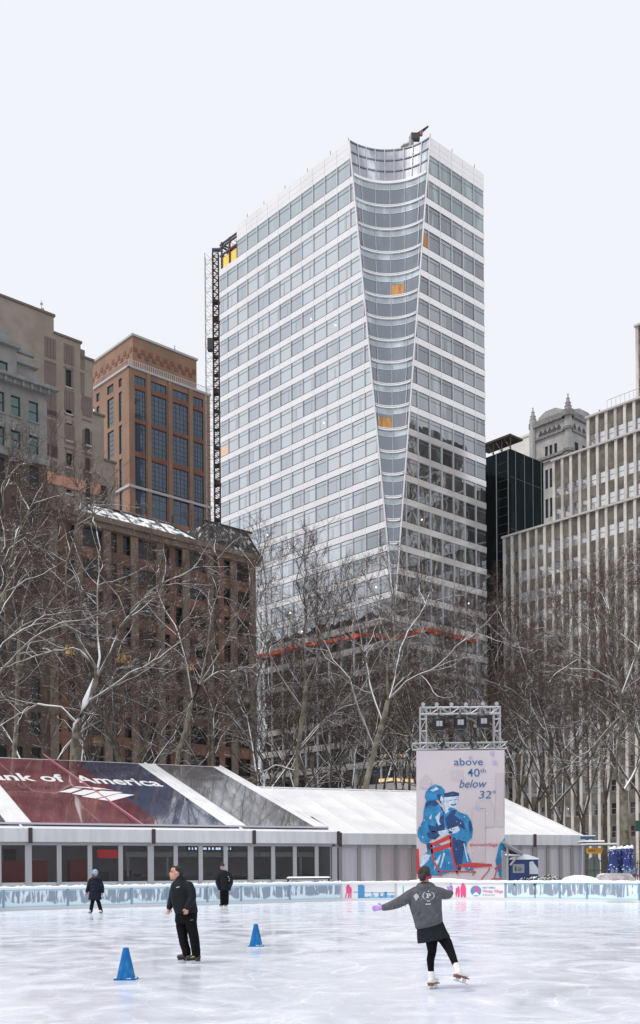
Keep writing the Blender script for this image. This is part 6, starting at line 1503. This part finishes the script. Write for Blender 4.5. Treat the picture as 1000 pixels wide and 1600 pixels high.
def skate(f, shaft, heel, toe, drop, mt, heelmt, bladelen=(0, 1), rr3=(.045, .04, .03), hock=False, laces=None):
    sk = MB(); f.tb(sk, shaft, [.047, .05], 12); f.tb(sk, [heel, tuple((np.array(heel) * .5 + np.array(toe) * .5)), toe], list(rr3), 12)
    so = soft('skate_boot', sk, mt, f.e, .007, 2)
    H, T = f.p(*heel), f.p(*toe); d = T - H; L = np.linalg.norm(d); d = d / L; sd_ = np.cross(d, UP); sd_ /= np.linalg.norm(sd_); dn = np.cross(d, sd_); dn = dn if dn[2] < 0 else -dn
    def bx3(m, a, b_, z0, z1, w_):
        q = [H + d * a + dn * z0 - sd_ * w_, H + d * b_ + dn * z0 - sd_ * w_, H + d * b_ + dn * z1 - sd_ * w_, H + d * a + dn * z1 - sd_ * w_]; m.prism(q, sd_ * 2 * w_)
    m = MB(); bx3(m, -.035, L + .025, drop, drop + .016, .036); bx3(m, -.035, .05, drop + .014, drop + .04, .03); m.build('sole', [heelmt], so)
    m = MB(); bx3(m, -.045, L + .05, drop + .068, drop + .085, .004)
    for a in (0.0, L - .05): bx3(m, a, a + .045, drop + .02, drop + .075, .012 if not hock else .02)
    if hock: bx3(m, -.03, L + .03, drop + .02, drop + .066, .014)
    m.build('blade', [M_blade if not hock else mat('blade_holder', (.65, .68, .72), .4)], so)
    if laces:
        m = MB()
        for k in range(3): q = f.p(*laces) + V3(.0, -.0, -.02 * k); m.tube([q - sd_ * .03, q + sd_ * .03], .004, 4)
        m.build('laces', [M_emb2], so)
    return so
skate(f, [(673.6, 1519.5), (675, 1530)], (673, 1532, -.02), (684.5, 1533.2, .14), .03, M_boot, M_heel)
skate(f, [(708, 1505.5, -.33), (711, 1514, -.36)], (709.5, 1515, -.38), (725, 1520.5, -.30), .034, M_boot, M_heel)

# --- big man walking left
f = Fig(293, 1505, 'dark haired man in a black jacket and trousers skating left in black skates'); P = f.p
M_jk = mat('black_jacket', (.008, .010, .014), .7, var=.2, scale=7, bump=.4, spec=.2); M_tr2 = M_cloth('black_trousers', (.007, .007, .009))
b = MB(); b.ell(P(275.5, 1361.5), (.098, .08, .112), 18, 14); b.ell(P(272.6, 1368.5, -.01), (.075, .066, .075), 14, 10)
b.ell(P(266, 1365, -.015), (.024, .018, .02), 8, 6); b.ell(P(266, 1369.2, -.01), (.018, .03, .01), 8, 6); b.ell(P(268.3, 1372.5, -.01), (.03, .035, .025), 8, 6); b.ell(P(268, 1360.4, -.02), (.014, .05, .012), 8, 6)
b.ell(P(277.5, 1365, -.085), (.02, .012, .032), 8, 6); f.tb(b, [(278, 1369), (281, 1379)], [.062, .068])
f.lo(b, [(283, 1378, 13, .1), (284, 1388, 16, .11), (287, 1410, 16, .11), (290, 1425, 14, .1), (291, 1434, 13, .09)])
f.tb(b, [(296, 1385, -.1), (300, 1402, -.15), (295, 1418, -.2)], [.055, .045, .032]); f.tb(b, [(273, 1385, .1), (268, 1402, .15), (263, 1419, .1)], [.055, .045, .032])
f.tb(b, [(285, 1437, .05), (285.5, 1462, .04), (292, 1497, .02)], [.085, .06, .045]); f.tb(b, [(297, 1437, -.06), (303, 1463, -.05), (307.5, 1497, -.04)], [.085, .06, .045])
hand(b, P(294.5, 1417.5, -.2), V3(-.15, -.1, -1), V3(-1, -.3, 0), UP, .07, curl=.7, r_=.0115); hand(b, P(262.8, 1419, .1), V3(-.1, -.1, -1), V3(1, -.3, 0), UP, .07, curl=.7, r_=.0115)
bo_ = soft('body', b, M_skin, f.e, .008, 2)
hr = MB(); hr.ell(P(278.5, 1358.5, 0), (.085, .088, .078), 16, 12); hr.ell(P(283, 1364.5, 0), (.055, .07, .075), 12, 10); hr.ell(P(273.5, 1355.0, 0), (.06, .065, .032), 12, 8); soft('hair', hr, M_hair, f.e, .008, 2)
m = MB(); m.ell(P(269.2, 1362.6, -.068), (.008, .008, .006), 8, 6); m.ell(P(269.6, 1360.8, -.066), (.014, .008, .004), 8, 6); m.ell(P(267.4, 1370.2, -.035), (.012, .012, .004), 8, 6); m.build('eyes_and_brow', [mat('eye_dark', (.02, .012, .01), .4)], bo_)
j = MB(); f.lo(j, [(281.5, 1375, 7.5, .09), (283, 1378, 13, .11), (284, 1383, 17.5, .135), (285, 1390, 19, .15), (286, 1400, 19.5, .155), (287.5, 1412, 19.5, .155), (290, 1421, 19, .155), (291.5, 1427, 18, .15, 0, .05)], 28)
f.tb(j, [(280.5, 1373.5), (282, 1377)], [.082, .095]); f.tb(j, [(296, 1384, -.08), (300.5, 1393, -.13), (302, 1402, -.16), (299, 1410, -.18), (295, 1417, -.2)], [.085, .082, .075, .068, .058], 14); f.tb(j, [(273, 1385, .08), (269.5, 1394, .12), (267, 1404, .15), (263.5, 1418, .1)], [.08, .075, .068, .055], 14)
for k in range(0): j.tube([P(278 + k * 4, 1419 - k * 4, -.145), P(283 + k * 3.5, 1413 - k * 3.6, -.155), P(288 + k * 3, 1409 - k * 4, -.14)], [.005, .014, .006], 6)
jo = soft('jacket', j, M_jk, f.e, .010, 3); bv = BVHTree.FromPolygons([v.co + f.e.location for v in jo.data.vertices], [p.vertices[:] for p in jo.data.polygons])
decal('chest_logo', [[(275, 1386.5), (277.5, 1385.6), (280.5, 1385), (280.6, 1386), (277.6, 1386.7), (275.2, 1387.3)]], M_emb, bv, jo, f)
t = MB(); f.lo(t, [(291, 1422, 17, .13), (291, 1430, 17.6, .14), (290.5, 1438, 17.4, .145), (291, 1443, 16.8, .13)], 20)
f.tb(t, [(283.5, 1437, .05), (283, 1448, .05), (285, 1462, .05), (287, 1474, .04), (290.5, 1484, .03), (291.5, 1490, .02)], [.105, .1, .088, .082, .08, .078], 14); f.tb(t, [(298, 1437, -.06), (300.5, 1450, -.06), (303.5, 1462, -.06), (305.5, 1476, -.05), (306.5, 1485, -.04), (307, 1491, -.04)], [.112, .1, .09, .085, .082, .078], 14)
for k in range(7): t.tube([P(279 + k * 1.6, 1447 + k * 7, -.035), P(284 + k * 1.4, 1449 + k * 7, -.055), P(290 + k, 1447 + k * 7, -.03)], [.005, .013, .005], 6); t.tube([P(297 + k * .7, 1446 + k * 7, -.14), P(302 + k * .7, 1448 + k * 7, -.152), P(307 + k * .5, 1445 + k * 7, -.13)], [.005, .013, .005], 6)
to_ = soft('trousers', t, M_tr2, f.e, .010, 3); bv = BVHTree.FromPolygons([v.co + f.e.location for v in to_.data.vertices], [p.vertices[:] for p in to_.data.polygons])
decal('thigh_logo', [[(297, 1437.5), (302, 1436.6), (302, 1437.4), (297, 1438.4)]], mat('mustard_mark', (.3, .25, .05), .7), bv, to_, f)
M_hk = mat('black_skate', (.02, .02, .022), .45)
skate(f, [(291, 1489, .02), (291.5, 1493, .02)], (291, 1494, .02), (279.5, 1495, .0), .036, M_hk, M_hk, rr3=(.05, .045, .038), hock=True, laces=(284, 1492.5, -.04))
skate(f, [(307.5, 1490, -.04), (308, 1494, -.04)], (310, 1494.7, -.04), (294.5, 1495.7, -.08), .036, M_hk, M_hk, rr3=(.05, .045, .04), hock=True, laces=(299, 1493, -.12))
m = MB(); m.tube([P(300, 1495, -.125), P(305, 1493.6, -.115)], .005, 4); m.build('skate_stripe', [mat('lime_stripe', (.6, .65, .05), .5)], f.e)

# --- woman in the blue hat
f = Fig(149, 1428, 'woman in a pale blue knit hat and long navy padded coat skating by the boards'); P = f.p
b = MB(); b.ell(P(149, 1365.6), (.08, .085, .105), 14, 12); b.ell(P(149, 1366.5, -.085), (.012, .015, .015), 8, 6); f.tb(b, [(148.5, 1369), (148.5, 1373)], [.05, .05]); f.lo(b, [(148.5, 1374, 7, .1), (148.5, 1390, 7, .1), (148, 1404, 6.5, .1)])
f.tb(b, [(142, 1375), (138, 1384), (135.8, 1393)], [.045, .04, .03]); f.tb(b, [(155, 1375), (159, 1385), (160, 1394)], [.045, .04, .03]); f.tb(b, [(146, 1402), (143.5, 1413), (141.5, 1424)], [.075, .055, .04]); f.tb(b, [(151.5, 1402), (155, 1413), (158, 1424)], [.075, .055, .04])
hand(b, P(135.8, 1393), V3(-.1, -.2, -1), V3(1, -.3, 0), UP, .06); hand(b, P(160, 1394), V3(0, -.2, -1), V3(-1, -.3, 0), UP, .06); bo_ = soft('body', b, M_skin, f.e, .014, 2)
m = MB()
for dx in (-1.3, 1.3): m.ell(P(149 + dx, 1365.3, -.078), (.011, .008, .007), 6, 5)
m.ell(P(149, 1368.6, -.078), (.02, .008, .006), 6, 5); m.build('eyes_and_mouth', [MT['eye_dark']], bo_)
M_coat = mat('navy_coat', (.007, .010, .022), .7, var=.3, scale=5, bump=.5, spec=.2)
c = MB(); f.lo(c, [(148.5, 1371.5, 4, .09), (148.5, 1374, 7.8, .13), (148.8, 1380, 8.6, .14), (148.8, 1388, 8.6, .15), (148.6, 1397, 9.6, .16), (148.4, 1406, 10.6, .17)], 20)
for y in (1380, 1386, 1392, 1398, 1403): c.loft([(*P(148.6, y)[:2], P(148.6, y)[2] + z_, (9 + (y - 1380) * .07) * f.k, .162) for z_ in (-.012, .012)], 20)
f.tb(c, [(141.8, 1375.5), (138.6, 1384), (136, 1392.5)], [.09, .08, .065], 12); f.tb(c, [(155.5, 1375.5), (159.5, 1385), (160.5, 1393.5)], [.09, .085, .065], 12); soft('coat', c, M_coat, f.e, .016, 2)
c = MB()
for k in range(16): a = 2 * math.pi * k / 16; c.ell(P(148.7 + 4.2 * math.cos(a), 1371.5, .1 * math.sin(a) - .02), (.05, .045, .05), 8, 6)
soft('fur_collar', c, M_hair, f.e, .016, 1)
c = MB(); c.ell(P(148.6, 1362.2), (.108, .11, .105), 14, 10); c.loft([(*P(148.6, 1364)[:2], P(148.6, 1364)[2] + z_, .108, .112) for z_ in (-.03, .03)], 16); soft('knit_hat', c, M_cloth('pale_blue_knit', (.28, .42, .62)), f.e, .014, 1)
c = MB(); hand(c, P(135.8, 1393.3), V3(-.1, -.2, -1), V3(1, -.3, 0), UP, .07, r_=.015); soft('glove', c, M_cloth('red_glove', (.4, .02, .04)), f.e, .01, 1)
t = MB(); f.tb(t, [(146, 1402), (143.8, 1413), (142, 1423)], [.09, .078, .075], 12); f.tb(t, [(151.5, 1402), (155, 1413), (157.6, 1422.5)], [.09, .078, .075], 12); soft('trousers', t, M_tr2, f.e, .016, 2)
skate(f, [(142, 1421), (141.8, 1422.6)], (142.2, 1423, .03), (140, 1423.5, -.13), .035, M_boot, M_hk, rr3=(.05, .045, .04)); skate(f, [(157.8, 1421), (158.3, 1422.6)], (158.8, 1423, .03), (156.5, 1423.6, -.13), .035, M_boot, M_hk, rr3=(.05, .045, .04))

# --- man in black by the boards
f = Fig(349, 1417.3, 'man in a black cap and dark winter jacket with hands low skating by the boards'); P = f.p
b = MB(); b.ell(P(347, 1355), (.085, .095, .12), 14, 12); b.ell(P(345.6, 1355.6, -.095), (.014, .018, .02), 8, 6); f.tb(b, [(348, 1359), (349, 1363)], [.06, .06]); f.lo(b, [(350, 1364, 8, .11), (350.5, 1375, 7, .1), (350, 1385, 6, .09)])
f.tb(b, [(343, 1366), (340, 1376), (341.5, 1386)], [.05, .04, .03]); f.tb(b, [(358, 1366), (361, 1377), (359, 1387)], [.05, .04, .03]); f.tb(b, [(348, 1390), (348, 1402), (348.5, 1413)], [.08, .06, .045]); f.tb(b, [(353, 1390), (354, 1402), (353.5, 1412)], [.08, .06, .045])
bo_ = soft('body', b, M_skin, f.e, .015, 2)
m = MB()
for dx in (-2.2, .6): m.ell(P(347 + dx, 1354.6, -.088), (.013, .008, .008), 6, 5)
m.ell(P(346, 1358, -.085), (.022, .008, .006), 6, 5); m.build('eyes_and_mouth', [MT['eye_dark']], bo_)
c = MB(); f.lo(c, [(348.8, 1359.5, 4, .1), (349.5, 1362.5, 8, .14), (350.2, 1367, 9.4, .16), (350.4, 1376, 8.8, .17), (350.4, 1385, 8.4, .17), (350.3, 1391, 8.2, .16)], 20)
f.tb(c, [(342.8, 1366, -.02), (340, 1373, -.05), (339.6, 1379, -.08), (341.5, 1385, -.12)], [.1, .09, .085, .07], 12); f.tb(c, [(358, 1366, -.02), (361, 1373, -.05), (361.6, 1380, -.06), (359.5, 1386, -.1)], [.1, .095, .085, .07], 12); jo = soft('jacket', c, M_jk, f.e, .018, 2)
m = MB()
for a in ((357.5, 1370), (359, 1373), (358.5, 1376)): m.ell(P(a[0], a[1], -.19), (.03, .02, .02), 6, 5)
m.build('sleeve_patch', [mat('patch_olive', (.4, .4, .3), .7)], jo)
c = MB(); c.ell(P(347.5, 1351.6), (.105, .11, .09), 14, 10); c.ell(P(347.5, 1349, .01), (.06, .06, .04), 10, 8); soft('knit_cap', c, M_hair, f.e, .015, 1)
c = MB(); c.ell(P(347.2, 1353.6, -.02), (.098, .1, .03), 14, 8); soft('grey_hair', c, mat('grey_hair_mat', (.2, .2, .2), .8), f.e, .012, 1)
for q in ((341.8, 1386.5, -.12), (359, 1387.5, -.1)): c = MB(); hand(c, P(*q), V3(.1, -.2, -1), V3(1, -.3, 0), UP, .075, r_=.018); c.ell(P(*q), (.05, .05, .05), 8, 6); soft('glove', c, M_cloth('teal_black_glove', (.01, .02, .03)), f.e, .012, 1)
t = MB(); f.tb(t, [(348, 1389), (347.4, 1400), (347.6, 1411)], [.13, .115, .105], 12); f.tb(t, [(352.8, 1389), (354, 1400), (354, 1411)], [.13, .11, .1], 12); soft('trousers', t, M_tr2, f.e, .018, 2)
skate(f, [(346.8, 1411), (346.5, 1413)], (347, 1413.2, .05), (344.3, 1413.8, -.12), .035, M_hk, M_boot, rr3=(.055, .05, .045)); skate(f, [(353.5, 1411), (353.5, 1413)], (354, 1413.2, .05), (351, 1414, -.12), .035, M_hk, M_boot, rr3=(.055, .05, .045))
